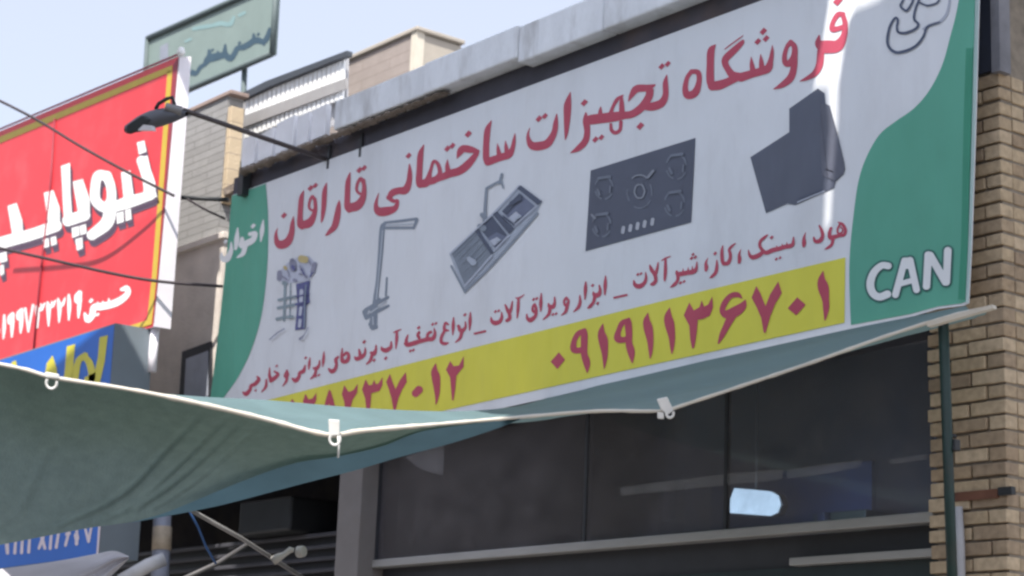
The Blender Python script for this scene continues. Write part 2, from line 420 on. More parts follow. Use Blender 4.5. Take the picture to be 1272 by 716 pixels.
phone_b = [
 Z(*N4, ('P', [(632,152),(655,187),(690,182),(722,118),(720,190),(690,228),(672,250),(665,340),(654,412),(644,412),(638,340),(632,260),(604,210)])),
 Z(*N4, [(537,170,6),(529,220,42),(538,260,56),(545,340,40),(545,390,24),(538,437,6)]),
 Z(*N4, [(404,365,50),(426,342,52)]),
 Z(*N4, ('P', [(235,236),(252,290),(272,338),(300,280),(340,225),(346,290),(315,342),(290,400),(272,482),(260,482),(245,400),(230,345),(210,290)])),
 Z(*N4, ('P', [(75,272),(95,312),(118,308),(130,275),(142,305),(160,300),(186,258),(186,310),(165,350),(112,365),(108,430),(98,520),(84,520),(72,400),(51,340)])),
 Z(*N5, ('P', [(570,152),(600,197),(630,186),(660,142),(656,200),(625,250),(610,310),(600,400),(586,400),(576,310),(570,260),(554,210)])),
 Z(*N5, ('P', [(470,182),(482,190),(500,250),(530,370),(505,390),(470,270),(445,400),(420,390),(448,250)])),
 Z(*N5, ('P', [(315,208),(335,246),(360,240),(387,202),(387,250),(370,290),(352,320),(335,440),(325,440),(312,320),(298,258)])),
 Z(*N5, [(228,250,10),(232,300,44),(240,420,10)]),
 Z(*N5, [(120,290,40),(140,330,40)]),
]
T0 = (260, 250, 5.969)
left_word = [
 Z(*T0, [(400,143,10),(391,220,34),(382,298,10)]),
 Z(*T0, [(302,245,30),(342,240,32),(320,290,44),(260,320,48),(236,328,38),(244,280,30)], [(265,335,38),(250,388,34),(208,417,12)], ('D',325,185,34)),
 Z(*T0, [(210,200,10),(204,280,38),(195,352,24)]),
 Z(*T0, [(162,308,12),(160,370,34),(130,428,48),(96,424,38),(90,385,12)], ('D',120,298,30)),
]
can_word = [Z(*T8, [(318,242,50),(268,240,48),(212,292,54),(186,370,58),(202,440,56),(252,472,54),(312,452,56)],
   [(440,205,50),(372,455,50)], [(480,202,52),(528,418,50)], [(410,374,40),(505,348,40)], ('P', [(425,182),(490,178),(510,260),(400,270)]),
   [(615,162,56),(602,392,54)], [(630,165,56),(742,360,56)], [(760,130,56),(750,362,52)])]
can_halo = [Z(*T8, [(318,242,50),(268,240,48),(212,292,54),(186,370,58),(202,440,56),(252,472,54),(312,452,56)],
   [(440,205,50),(372,455,50)], [(480,202,52),(528,418,50)], [(410,374,40),(505,348,40)],
   [(615,162,56),(602,392,54)], [(630,165,56),(742,360,56)], [(760,130,56),(750,362,52)], grow=5.0)]
outline_word = [
 Z(*T7, [(250,0,14),(230,45,17),(270,80,18),(300,50,17),(322,0,16),(300,-40,14)], [(250,0,14),(270,-40,14),(300,-40,14)],
    [(360,15,17),(340,70,17),(330,140,18),(362,180,19),(340,215,19),(270,245,20),(215,240,19),(203,200,17),(210,148,17),(188,136,17),(150,200,19),(132,300,20),(150,358,21),(200,390,22),(280,375,21),(350,335,19),(400,270,18),(425,205,16),(470,182,13),(520,165,10)],
    [(370,20,14),(430,42,15),(500,22,14),(525,-20,12)], [(360,15,15),(385,-50,14)]),
]
outline_soft = [Z(*T7, [(400,215,18),(455,185,24),(520,165,24),(570,110,22),(590,40,18),(600,-60,16)])]

R1 = (0, 160, 3.767)
red_word_items = [
 ('P', [(640,65),(676,55),(686,108),(650,122)]), [(662,150,46),(685,210,52),(700,270,58),(695,308,50)], ('P', [(640,140),(690,125),(735,320),(690,330)]), [(705,312,44),(600,345,56),(530,368,48)], ('P', [(566,205),(610,195),(628,330),(580,345)]),
 ('P', [(545,395),(578,386),(580,436),(547,446)]), ('P', [(585,382),(612,374),(616,424),(588,434)]),
 [(500,222,48),(460,220,46),(446,270,46),(448,335,48),(490,368,48),(520,335,46),(518,270,44),(500,222,48)], [(518,365,58),(500,440,60),(430,498,48)],
 ('P', [(285,175),(328,160),(330,300),(340,430),(300,455),(292,300)]), [(318,430,54),(395,405,54)], ('P', [(340,248),(388,235),(420,330),(420,410),(370,420)]),
 ('P', [(335,465),(370,455),(372,500),(338,512)]), ('P', [(372,455),(402,446),(406,490),(376,500)]), ('P', [(352,518),(386,508),(388,560),(360,572)]),
 ('P', [(205,300),(250,288),(280,370),(280,460),(230,475)]), [(262,455,54),(150,495,54),(40,525,56),(-60,555,56)], ('P', [(35,362),(78,348),(105,430),(108,500),(60,510)]),
 ('P', [(200,520),(228,512),(230,552),(204,560)]), ('P', [(236,510),(262,502),(266,540),(240,550)]),
 ('P', [(-5,585),(30,575),(34,620),(0,630)]), ('P', [(0,640),(18,636),(20,680),(0,690)]),
]
R2 = (0, 340, 4.775)
red_small = [
 Z(*R2, [(722,95,22),(752,88,34),(758,118,34),(720,155,42),(670,180,44),(600,196,44),(558,202,40),(545,250,38),(520,273,38),(503,238,16)], [(610,165,8),(615,195,24)], [(645,150,8),(650,182,24)], [(580,170,8),(582,200,24)], ('D',540,162,26), ('D',563,247,22), ('D',580,243,20)),
 Z(*R2, [(470,108,16),(452,135,22),(455,165,24),(478,160,20)], [(476,112,22),(470,200,24),(465,260,12)]),
 Z(*R2, [(408,128,14),(411,190,24),(408,275,10)]),
 Z(*R2, [(345,150,12),(353,200,26),(350,288,10)], [(353,190,24),(372,182,22),(386,145,10)]),
 Z(*R2, [(282,170,12),(288,210,28),(288,310,10)], [(288,195,26),(312,190,22),(306,165,8)], [(312,190,22),(330,160,10)]),
 Z(*R2, [(215,195,12),(222,235,26),(222,320,10)], [(222,215,26),(248,208,22),(242,180,8)], [(248,208,22),(266,176,10)]),
 Z(*R2, [(150,208,16),(168,345,12)], [(196,188,16),(168,345,12)]),
 Z(*R2, [(124,215,16),(108,238,22),(110,268,22),(132,262,20)], [(130,215,22),(126,300,24),(122,352,10)]),
 Z(*R2, [(70,240,16),(55,262,22),(57,292,22),(78,285,20)], [(76,240,22),(72,320,22),(70,375,10)]),
 Z(*R2, [(25,248,14),(25,320,22),(20,385,10)]),
 Z(*R2, [(-20,330,30),(-15,340,30)]),
]
blue_word = [
 Z(*R2, ('P', [(590,378),(640,365),(622,520),(590,660),(500,680),(500,615),(560,590),(580,500)])),
 Z(*R2, [(500,492,34),(530,530,42),(545,600,42),(540,660,30)], [(505,485,36),(465,520,38),(448,600,42),(440,660,40)]),
 Z(*R2, ('P', [(396,432),(446,418),(430,600),(415,690),(370,690),(385,560)])),
 Z(*R2, ('P', [(312,485),(336,560),(345,660),(250,680),(278,530)])),
 Z(*R2, ('P', [(70,525),(95,515),(110,600),(60,600)])),
 Z(*R2, [(380,680,44),(250,700,44),(160,690,44),(80,640,40),(60,560,34)]),
]
B2 = (0, 630, 5.782)
blue_digits = [Z(*B2, [(612,150,18),(636,248,20)], [(655,150,18),(636,248,20)], [(552,160,20),(550,265,24)], [(548,205,36),(552,225,34)], [(498,170,20),(470,275,20)], [(482,195,30),(500,190,20)],
   [(420,190,20),(404,290,22)], [(368,200,20),(360,298,22)], [(310,215,24),(280,296,20)], [(300,215,24),(322,296,22)], [(212,230,20),(206,324,22)], [(160,240,20),(155,328,22)], [(112,250,20),(106,330,22)], [(50,270,28),(54,330,24)])]
G1 = (170, 0, 5.968)
roof_word = [Z(*G1, [(412,540,36),(440,545,20),(470,500,22),(500,480,22),(530,440,44),(575,425,50),(620,415,40),(650,405,38)], [(535,375,10),(540,420,36)], [(655,335,8),(655,400,34),(690,435,34),(720,405,30),(745,360,28),(790,350,34),(830,330,36)],
   [(600,385,8),(604,420,30)], [(830,330,34),(865,305,36),(900,300,38),(930,310,26),(960,290,32),(985,215,14)], [(865,255,8),(870,300,30)], [(940,330,12),(950,300,16)], ('D',760,320,24), ('D',560,372,22), ('D',900,255,24))]
roof_faint = [Z(*G1, [(420,215,26),(500,200,30),(560,190,28),(620,175,34),(690,180,34),(720,130,22)], [(760,115,24),(800,95,22)], [(360,310,16),(400,290,18)])]

# ================================================================== THE PLACE
YB = 7.038        # the big banner hangs on this plane
YS = 7.25         # shop glass
m_white_vinyl = mat('white_vinyl', (0.74, 0.75, 0.78), 0.5, 0.25, nscale=3, namt=0.03, bump=0.9, bscale=1.1, bdist=0.12, stretch=(1, 1, 0.35), stain=(0.60, 0.60, 0.62), stain_scale=2.2, stain_amt=0.5)
m_green_ink = mat('green_ink', (0.115, 0.38, 0.275), 0.55, 0.25, nscale=2.5, namt=0.07, bump=0.9, bscale=1.1, bdist=0.12, stretch=(1, 1, 0.35))
m_green_dark = mat('green_dark_ink', (0.055, 0.28, 0.18), 0.55, 0.25, bump=0.9, bscale=1.1, bdist=0.12, stretch=(1, 1, 0.35))
m_red_ink = mat('red_ink', (0.50, 0.08, 0.125), 0.55, 0.25, nscale=5, namt=0.06, bump=0.9, bscale=1.1, bdist=0.12, stretch=(1, 1, 0.35))
m_yellow_ink = mat('yellow_ink', (0.74, 0.68, 0.085), 0.55, 0.25, nscale=3, namt=0.06, bump=0.9, bscale=1.1, bdist=0.12, stretch=(1, 1, 0.35))
m_white_ink = mat('white_ink', (0.80, 0.80, 0.80), 0.55, 0.25, namt=0.03, bump=0.9, bscale=1.1, bdist=0.12, stretch=(1, 1, 0.35))
m_halo_ink = mat('dark_teal_ink', (0.06, 0.17, 0.15), 0.55, 0.25)
m_navy_ink = mat('navy_ink', (0.09, 0.11, 0.17), 0.55, 0.25)
m_soft_ink = mat('soft_grey_ink', (0.44, 0.46, 0.53), 0.55, 0.25)
m_hood = mat('charcoal_ink', (0.105, 0.115, 0.155), 0.5, 0.3, nscale=3, namt=0.08, bump=0.9, bscale=1.1, bdist=0.12, stretch=(1, 1, 0.35))
m_concrete = mat('concrete', (0.78, 0.79, 0.82), 0.85, 0.2, nscale=5, namt=0.12, bump=0.3, bscale=40, stain=(0.36, 0.34, 0.33), stain_scale=3.5, stain_amt=0.6, stretch=(1, 1, 0.3))
m_mortar = mat('rough_mortar', (0.24, 0.20, 0.17), 0.95, 0.1, nscale=8, namt=0.35, bump=0.9, bscale=30)
m_soffit = mat('dark_soffit', (0.07, 0.068, 0.085), 0.7, 0.2, nscale=4, namt=0.2, stain=(0.16, 0.11, 0.09), stain_scale=1.2, stain_amt=0.45)
m_black_metal = mat('black_metal', (0.025, 0.027, 0.03), 0.5, 0.4, namt=0.2)
m_dark_frame = mat('dark_frame', (0.035, 0.036, 0.042), 0.5, 0.35, namt=0.15)
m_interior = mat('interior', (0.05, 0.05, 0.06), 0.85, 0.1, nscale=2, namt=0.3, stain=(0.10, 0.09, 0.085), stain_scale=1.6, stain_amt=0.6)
m_alu = mat('aluminium', (0.38, 0.37, 0.36), 0.45, 0.4, metal=0.3, namt=0.12, nscale=3, stretch=(1, 1, 6))
m_stone = mat('pilaster_stone', (0.19, 0.175, 0.17), 0.8, 0.2, nscale=4, namt=0.12, stain=(0.17, 0.15, 0.14), stain_scale=3, stain_amt=0.4)
m_wall = mat('plaster_wall', (0.30, 0.28, 0.26), 0.9, 0.15, nscale=3, namt=0.12, bump=0.3)
m_asphalt = mat('asphalt', (0.05, 0.05, 0.052), 0.9, 0.2, nscale=20, namt=0.2)
m_paving = mat('paving', (0.25, 0.24, 0.23), 0.9, 0.2, nscale=10, namt=0.15)

# ---- ground
g = MB().box((-150, -150, -0.3), (150, 150, 0.0)).build('ground', mat('earth', (0.18, 0.16, 0.14), 0.95, 0.1)); g['kind'] = 'structure'
g = MB().box((-120, -4.0, 0.001), (120, 3.6, 0.004)).build('road', m_asphalt); g['kind'] = 'structure'
g = MB().box((-120, 3.6, 0.001), (120, 7.6, 0.13)).build('pavement', m_paving, bevel=0.01); g['kind'] = 'structure'

# ---- shop building
XL = at(287, 300, YB)[0]; XR = at(1157, 600, 7.2)[0]
YF = 6.93
zf0 = at(560, 110, YF)[2]; zf1 = at(560, 66, YF)[2]
zs = at(620, 119, YB)[2]
shop = thing('shop_building', 'single storey shop behind the long white banner, with grey parapet and dark glass front', 'building', (XR - 3.4, 7.3, 0))
mb = MB()
mb.box((XL + 0.05, 7.12, 4.05), (XR, 7.40, zf0 + 0.05))
mb.box((XL + 0.02, 7.40, 4.06), (XL + 0.22, 11.0, zf0 + 0.04)); mb.box((XL + 0.02, 9.01, 0.0), (XL + 0.22, 11.0, 4.05))
mb.box((XL + 0.22, 10.8, 0.0), (XR, 11.0, zf0 + 0.04))
mb.build('wall', m_wall, shop)
MB().box((XL + 0.08, 7.13, zf0 + 0.055), (XR, 11.0, zf0 + 0.12)).build('roof', m_concrete, shop)
zb0 = at(620, 124, YB)[2] - 0.10
XO = XR + 1.2
MB().box((at(290, 225, 7.05)[0], 7.055, zb0), (XR, 7.11, zf0 + 0.03)).build('fascia_beam', m_soffit, shop)
MB().box((at(290, 225, YF)[0] - 0.02, YF + 0.05, at(292, 240, YF)[2]), (at(290, 225, YF)[0] + 0.05, 7.05, at(292, 206, YF)[2])).build('end_plate', m_black_metal, shop)
for px in (410, 449):
    x = at(px, 190, 7.05)[0]
    MB().box((x - 0.015, 7.035, zb0 + 0.06), (x + 0.015, 7.054, zf0 - 0.01)).build('bracket', m_dark_frame, shop, bevel=0.004)
# parapet face in cast lengths
cuts = [at(p, 100, YF)[0] for p in (416, 525, 640, 745, 860, 1000, 1130)] + [XO]
for k, (a, b) in enumerate(zip(cuts[:-1], cuts[1:])):
    dz = 0.0 if k else 0.05
    top = zf1 + rng.uniform(-0.012, 0.012)
    MB().box((a + 0.002, YF + rng.uniform(0, 0.012), zf0 - (0.0 if k > 1 else -0.035)), (b - 0.002, YF + 0.18, top)).build('parapet_panel', m_concrete, shop, bevel=0.012)
# ragged mortar bed below the left lengths
def bed(u, v):
    x = at(296, 200, YF)[0] * (1 - u) + at(548, 110, YF)[0] * u
    a = 2 * math.pi * v
    n = 0.006 * math.sin(u * 61) + 0.008 * math.sin(u * 143 + 1) + 0.008 * math.sin(u * 290 + v * 9) + 0.006 * math.sin(u * 517 + 2)
    return (x, YF + 0.05 + (0.035 + n * .7) * math.cos(a), zf0 + 0.012 + (0.018 + n * 0.9) * (1 - 0.8 * u * u) * math.sin(a))
MB().grid(bed, 160, 10).build('mortar_bed', m_mortar, shop)
# loose upright panels at the left end of the parapet
m_panel = mat('pale_panel', (0.80, 0.79, 0.82), 0.7, 0.2, nscale=3, namt=0.1, stain=(0.55, 0.50, 0.46), stain_scale=2, stain_amt=0.4)
for a, b, t0, t1 in ((302, 318, 174, 166), (322, 340, 168, 158), (344, 366, 154, 143), (370, 384, 146, 139), (388, 406, 138, 129)):
    zb = zf0 + 0.045
    pa, pb = at(a, t0, YF + 0.04), at(b, t1, YF + 0.04)
    MB().prism([(pa[0], pa[1], zb), (pb[0], pa[1], zb), tuple(pb), tuple(pa)], (0, 0.04, 0)).build('upright_panel', m_panel, shop)
# pilaster and glass front
pl0, pl1 = at(418, 660, 7.10)[0], at(446, 660, 7.10)[0]
MB().box((pl0, 7.10, 0.13), (pl1, 7.45, 4.04)).build('pilaster', m_stone, shop, bevel=0.006)
zsill = at(800, 678, YS)[2]
m_glass = bpy.data.materials.new('dark_glass'); m_glass.use_nodes = True
t = m_glass.node_tree; t.nodes.remove(t.nodes['Principled BSDF'])
tr = t.nodes.new('ShaderNodeBsdfTransparent'); tr.inputs[0].default_value = (0.62, 0.66, 0.74, 1)
gl = t.nodes.new('ShaderNodeBsdfGlossy'); gl.inputs['Roughness'].default_value = 0.06; gl.inputs['Color'].default_value = (0.8, 0.8, 0.85, 1)
fr = t.nodes.new('ShaderNodeFresnel'); fr.inputs[0].default_value = 1.35
df = t.nodes.new('ShaderNodeBsdfDiffuse'); df.inputs[0].default_value = (0.235, 0.215, 0.22, 1)
ms = t.nodes.new('ShaderNodeMixShader'); ms.inputs[0].default_value = 0.12
m2 = t.nodes.new('ShaderNodeMixShader')
dn = t.nodes.new('ShaderNodeTexNoise'); dn.inputs['Scale'].default_value = 4.5; dn.inputs['Detail'].default_value = 9; dn.inputs['Roughness'].default_value = 0.7
tc = t.nodes.new('ShaderNodeTexCoord'); dm = t.nodes.new('ShaderNodeMapRange'); dm.inputs[1].default_value = 0.35; dm.inputs[2].default_value = 0.75; dm.inputs[3].default_value = 0.22; dm.inputs[4].default_value = 0.42
t.links.new(tc.outputs['Object'], dn.inputs['Vector']); t.links.new(dn.outputs['Fac'], dm.inputs[0]); t.links.new(dm.outputs[0], ms.inputs[0])
t.links.new(tr.outputs[0], ms.inputs[1]); t.links.new(df.outputs[0], ms.inputs[2])
t.links.new(fr.outputs[0], m2.inputs[0]); t.links.new(ms.outputs[0], m2.inputs[1]); t.links.new(gl.outputs[0], m2.inputs[2])
t.links.new(m2.outputs[0], t.nodes['Material Output'].inputs['Surface'])
gb = t.nodes.new('ShaderNodeBump'); gb.inputs['Strength'].default_value = 0.05; gb.inputs['Distance'].default_value = 0.02
gn = t.nodes.new('ShaderNodeTexNoise'); gn.inputs['Scale'].default_value = 2.2; gn.inputs['Detail'].default_value = 3
t.links.new(tc.outputs['Object'], gn.inputs['Vector']); t.links.new(gn.outputs['Fac'], gb.inputs['Height']); t.links.new(gb.outputs[0], gl.inputs['Normal'])
win_xs = [pl1] + [at(p, 600, YS)[0] for p in (728, 902)] + [XR - 0.02]
mb = MB()
mb.box((pl1 + 0.002, YS - 0.04, zsill - 0.005), (XR - 0.002, YS + 0.06, zsill + 0.045))
wf = mb.build('window_frame', m_alu, shop, bevel=0.006)
MB().box((pl1 + 0.002, YS - 0.02, zsill + 0.046), (at(470, 640, YS)[0], YS + 0.05, 4.04)).build('window_jamb', m_dark_frame, shop)
for a, b in zip(win_xs[:-1], win_xs[1:]):
    MB().box((a + 0.012, YS, zsill + 0.047), (b - 0.012, YS + 0.008, 4.03)).build('pane', m_glass, shop)
for x in win_xs[1:-1]:
    MB().box((x - 0.011, YS - 0.006, zsill + 0.047), (x + 0.011, YS + 0.02, 4.03)).build('mullion', m_dark_frame, shop)
# lower transom light and its rail
zr = zsill - 0.165
MB().box((at(985, 705, YS)[0], YS - 0.03, zr), (XR - 0.003, YS + 0.05, zr + 0.04)).build('lower_rail', m_alu, shop, bevel=0.005)
MB().box((pl1 + 0.003, YS + 0.03, 0.13), (XR - 0.004, YS + 0.05, zr - 0.003)).build('lower_glazing', mat('green_glazing', (0.03, 0.045, 0.05), 0.15, 0.5), shop)
MB().box((pl1 + 0.003, YS + 0.051, zr - 0.002), (XR - 0.004, YS + 0.07, zsill - 0.006)).build('dark_infill', m_dark_frame, shop)
# room behind the glass
mb = MB()
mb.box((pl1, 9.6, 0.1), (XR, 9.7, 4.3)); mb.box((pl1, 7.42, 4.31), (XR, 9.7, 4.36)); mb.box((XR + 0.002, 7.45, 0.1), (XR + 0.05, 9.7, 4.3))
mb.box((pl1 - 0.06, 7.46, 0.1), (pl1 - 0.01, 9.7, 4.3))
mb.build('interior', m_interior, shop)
MB().box((at(560, 600, 9.5)[0], 9.56, 0.2), (at(1075, 600, 9.5)[0], 9.598, at(930, 590, 9.56)[2])).build('painted_lamp_halo', mat('halo_blue', (0.05, 0.075, 0.15), 0.6, 0.3, nscale=1.5, namt=0.35), shop)  # bluish halo of the lamp, painted as a panel on the back wall
m_reflection = mat('reflection_tint', (0.52, 0.51, 0.54), 0.7, 0.2, namt=0.25, nscale=5)  # pale see-through strips on the panes, painted in for street reflections
_t = m_reflection.node_tree; _o = _t.nodes['Material Output']; _b = _t.nodes['Principled BSDF']
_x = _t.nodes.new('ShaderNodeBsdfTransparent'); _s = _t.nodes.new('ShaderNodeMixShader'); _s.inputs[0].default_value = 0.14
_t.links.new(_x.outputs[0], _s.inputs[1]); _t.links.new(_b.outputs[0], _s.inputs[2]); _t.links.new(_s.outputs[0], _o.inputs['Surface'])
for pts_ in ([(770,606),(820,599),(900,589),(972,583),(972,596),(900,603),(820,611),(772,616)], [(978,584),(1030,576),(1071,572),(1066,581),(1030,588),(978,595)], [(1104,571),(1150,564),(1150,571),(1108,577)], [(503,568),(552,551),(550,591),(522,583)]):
    MB().prism([at(x, y, YS - 0.004) for x, y in pts_], (0, 0.002, 0)).build('painted_reflection', m_reflection, shop)

# dim fittings on the back wall of the shop
rr = random.Random(11)
tones = [(0.11, 0.08, 0.06), (0.06, 0.075, 0.055), (0.08, 0.075, 0.085), (0.045, 0.05, 0.08), (0.13, 0.11, 0.09), (0.08, 0.045, 0.045)]
mt = [mat('dim_cabinet', c_, 0.5, 0.4, nscale=3, namt=0.3) for c_ in tones]
for x0_, x1_, z0_, z1_ in ((at(470, 640, 9.3)[0], at(560, 640, 9.3)[0], 2.0, 3.55), (at(575, 640, 9.3)[0], at(640, 640, 9.3)[0], 2.0, 4.1), (at(655, 640, 9.3)[0], at(720, 640, 9.3)[0], 2.0, 3.7), (at(760, 640, 9.3)[0], at(850, 640, 9.3)[0], 2.0, 3.45), (at(1010, 640, 9.3)[0], at(1075, 640, 9.3)[0], 2.0, 3.15)):
    MB().box((x0_, 9.3, z0_), (x1_, 9.55, z1_)).build('cabinet', rr.choice(mt), shop, bevel=0.01)
    n_ = rr.randint(2, 4)
    for k in range(n_):
        xx = x0_ + (x1_ - x0_) * (k + rr.uniform(0.1, 0.4)) / n_
        ww = (x1_ - x0_) / n_ * rr.uniform(0.3, 0.6); zz_ = rr.uniform(2.9, z1_ - 0.25)
        MB().box((xx, 9.24, zz_), (xx + ww, 9.299, zz_ + rr.uniform(0.12, 0.3))).build('cabinet_front', rr.choice(mt), shop, bevel=0.01)

# lamp in the shop
lamp = thing('ceiling_light', 'bright white panel lamp glowing behind the dark shop glass', 'lamp', at(936, 625, 8.3))
pts = [at(915, 607, 8.3), at(958, 611, 8.3), at(967, 616, 8.3), at(970, 627, 8.3), at(966, 637, 8.3), at(957, 641, 8.3), at(904, 637, 8.3)]
MB().prism(pts, (0, -0.02, 0)).build('diffuser', emit('lamp_glow', (0.74, 0.93, 1.0), 1.35), lamp)
c = sum(pts) / 7
ld = bpy.data.lights.new('lamp_light', 'AREA'); ld.shape = 'RECTANGLE'; ld.size = 0.35; ld.size_y = 0.18; ld.energy = 5; ld.color = (0.62, 0.80, 1.0)
lo = bpy.data.objects.new('lamp_light', ld); col.objects.link(lo); lo.parent = lamp; lo.location = (0, 0.25, 0.0); lo.rotation_euler = (math.radians(70), 0, 0)
MB().prism([c + (p - c) * 1.06 + np.array([0, 0.002, 0]) for p in pts], (0, 0.05, 0)).build('housing', m_alu, lamp)
top = pts[0] * 0.5 + pts[1] * 0.5
MB().tube([top + np.array([0, 0.02, -0.02]), (top[0], top[1] + 0.02, 4.31)], 0.008).build('hanger', m_alu, lamp)

# ---- shutter bay at the left of the pilaster
sh = thing('roller_shutter', 'dark half open roller shutter bay left of the stone pilaster', 'shutter', (pl0 - 1.0, 7.5, 0.13))
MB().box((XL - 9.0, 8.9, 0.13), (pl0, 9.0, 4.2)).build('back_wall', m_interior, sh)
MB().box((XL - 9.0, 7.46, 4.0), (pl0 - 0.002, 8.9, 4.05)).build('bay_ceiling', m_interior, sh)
m_slat = mat('shutter_slat', (0.085, 0.085, 0.10), 0.6, 0.3, metal=0.2, namt=0.25, nscale=4)
zz = at(300, 690, 7.7)[2]
mb = MB()
for k in range(14):
    z = zz + 0.07 - k * 0.085
    mb.box((XL - 8.0, 7.66 + 0.008 * (k % 3), z), (pl0 - 0.05, 7.70 + 0.008 * (k % 3), z + 0.03))
mb.build('slats', m_slat, sh, bevel=0.006)
MB().box((XL - 8.0, 7.72, zz - 1.2), (pl0 - 0.05, 7.74, zz + 0.10)).build('backing', m_dark_frame, sh)
MB().box((at(310, 660, 7.6)[0], 7.5, at(310, 668, 7.6)[2]), (at(375, 640, 7.6)[0], 7.95, at(340, 622, 7.6)[2])).build('motor_box', m_black_metal, sh, bevel=0.02)

# ---- big banner
ban = thing('banner', 'long white shop banner with red title, yellow phone strip and green ends', 'banner', at(760, 470, YB))
outline = [(288,243),(283,300),(275,380),(262,490),(248,590),(560,521),(670,497),(760,476),(880,450.5),(960,433),(1060,410),(1130,394),(1165,384),(1195,380),(1203,377),(1207,300),(1212,150),(1219,-100)]
MB().prism([at(x, y, YB) for x, y in outline], (0, 0.006, 0)).build('sheet', m_white_vinyl, ban)
gl_ = [(288,243.5),(330,228.5),(333,270),(332,330),(325,390),(312,435),(296,468),(280,491),(262,516),(254,545),(262,490),(275,380),(283,300)]
i = Ink(YB); i.poly(cr(gl_[1:9], 6) + gl_[9:] + [gl_[0]], 0, 1)
i.build('green_end', m_green_ink, ban); i = Ink(YB)
gr_ = [(1203,-94),(1191,0),(1180,47),(1170,82),(1154,113),(1135,135),(1111,152),(1092,168),(1076,196),(1066,227),(1060,270),(1056,310),(1055,350),(1057,404)]
i.poly([(q[0], q[1]) for q in cr(gr_, 6)] + [(1130,390.5),(1165,381),(1195,377),(1200,375),(1203,300),(1207.5,150),(1214,-98)], 0, 1)
i.poly([(1194,300),(1197,150),(1200,60),(1208,60),(1206,150),(1202.5,300),(1199,372),(1190,372)], 1, 2)
i.build('green_end', [m_green_ink, m_green_dark], ban)
i = Ink(YB); i.poly([(316,501.5),(500,454),(620,424),(880,360),(1050,320),(1049,401),(880,438),(760,464),(670,484),(553,510),(400,546),(300,566)], 0, 1)
i.build('yellow_strip', m_yellow_ink, ban)
i = Ink(YB)
for sshape in title: i.shapes(sshape, 0, 1)
i.build('title_lettering', m_red_ink, ban)
i = Ink(YB)
for sshape in goods: i.shapes(sshape, 0, 1, 0.25)
i.build('goods_lettering', m_red_ink, ban)
i = Ink(YB)
for sshape in phone_a: i.shapes(sshape, 0, 2)
i.build('phone_number', m_red_ink, ban)
i = Ink(YB)
for sshape in phone_b: i.shapes(sshape, 0, 2)
i.build('phone_number', m_red_ink, ban)
i = Ink(YB)
for sshape in left_word: i.shapes(sshape, 0, 2)
i.build('white_lettering', m_white_ink, ban)
i = Ink(YB)
for sshape in can_halo: i.shapes(sshape, 0, 2)
for sshape in can_word: i.shapes(sshape, 1, 3)
i.build('white_lettering', [m_halo_ink, m_white_ink], ban)
i = Ink(YB)
for sshape in outline_soft: i.shapes(sshape, 1, 1)
for sshape in outline_word: i.shapes(sshape, 0, 2)
i.build('outline_lettering', [m_navy_ink, m_soft_ink], ban)
# printed goods
HD = (920, 100, 3.978)
i = Ink(YB)
i.shapes(Z(*HD, ('P', [(48,380),(240,256),(240,140),(382,40),(414,64),(420,115),(440,126),(475,250),(513,410),(516,440),(508,465),(470,500),(464,532),(415,552),(270,617),(230,610),(125,657)])), 0, 1)
i.shapes(Z(*HD, ('P', [(398,120),(420,116),(440,127),(475,250),(512,410),(515,440),(506,464),(468,498),(400,470),(392,300)])), 4, 2)
i.shapes(Z(*HD, [(282,602,7),(412,548,7)]), 1, 2)
i.shapes(Z(*HD, [(278,588,3),(400,540,3)]), 2, 2)
i.shapes(Z(*HD, [(420,440,6),(455,452,6)], [(395,140,2),(430,480,2)]), 3, 2)
i.build('hood_picture', [m_hood, m_soft_ink, m_navy_ink, mat('hood_detail_ink', (0.15, 0.13, 0.17), 0.5, 0.3), mat('hood_side_ink', (0.122, 0.128, 0.165), 0.5, 0.3)], ban)
HB = (700, 160, 4.339)
m_hob = mat('hob_ink', (0.095, 0.105, 0.145), 0.5, 0.3, nscale=3, namt=0.08)
m_hob2 = mat('hob_grate_ink', (0.165, 0.182, 0.23), 0.5, 0.3); m_hob3 = mat('hob_light_ink', (0.25, 0.265, 0.31), 0.5, 0.3)
i = Ink(YB)
i.poly([(700+x/4.339, 160+y/4.339) for x, y in [(146,226),(711,50),(688,505),(118,661)]], 0, 1)
def arc(cx, cy, rx, ry, a0, a1, w): return [(cx+rx*math.cos(math.radians(a0+(a1-a0)*k/6)), cy+ry*math.sin(math.radians(a0+(a1-a0)*k/6)), w) for k in range(7)]
for cx, cy, r in ((218, 320, 48), (205, 520, 50), (608, 205, 54), (598, 405, 54)):
    for a in (200, 300, 30, 110): i.shapes(Z(*HB, arc(cx, cy, r, r*1.25, a, a+50, 10)), 1, 2)
    i.shapes(Z(*HB, [(cx-28, cy-r*1.1, 15), (cx+30, cy-r*1.25, 18)], [(cx-r*0.7, cy+10, 14), (cx-r*0.5, cy+35, 16)], [(cx+r*.7, cy-8, 10), (cx+r*.65, cy+25, 10)]), 1, 3)
for a in (150, 330, 30, 75): i.shapes(Z(*HB, arc(410, 345, 66, 84, a, a+40, 8)), 1, 2)
i.shapes(Z(*HB, arc(410, 338, 28, 38, 0, 360, 9)), 2, 3)
i.shapes(Z(*HB, arc(410, 290, 48, 40, 215, 320, 8), [(455,262,14),(482,228,14)], [(152,465,12),(168,482,14)]), 2, 4)
for x, y in ((321,546),(360,536),(399,525),(437,514),(479,502)): i.shapes(Z(*HB, [(x+2,y-12,19),(x-2,y+12,19)]), 3, 2)
i.build('hob_picture', [m_hob, m_hob2, m_hob3, mat('hob_knob_ink', (0.46, 0.47, 0.52), 0.5, 0.3)], ban)
SK = (540, 210, 4.473)
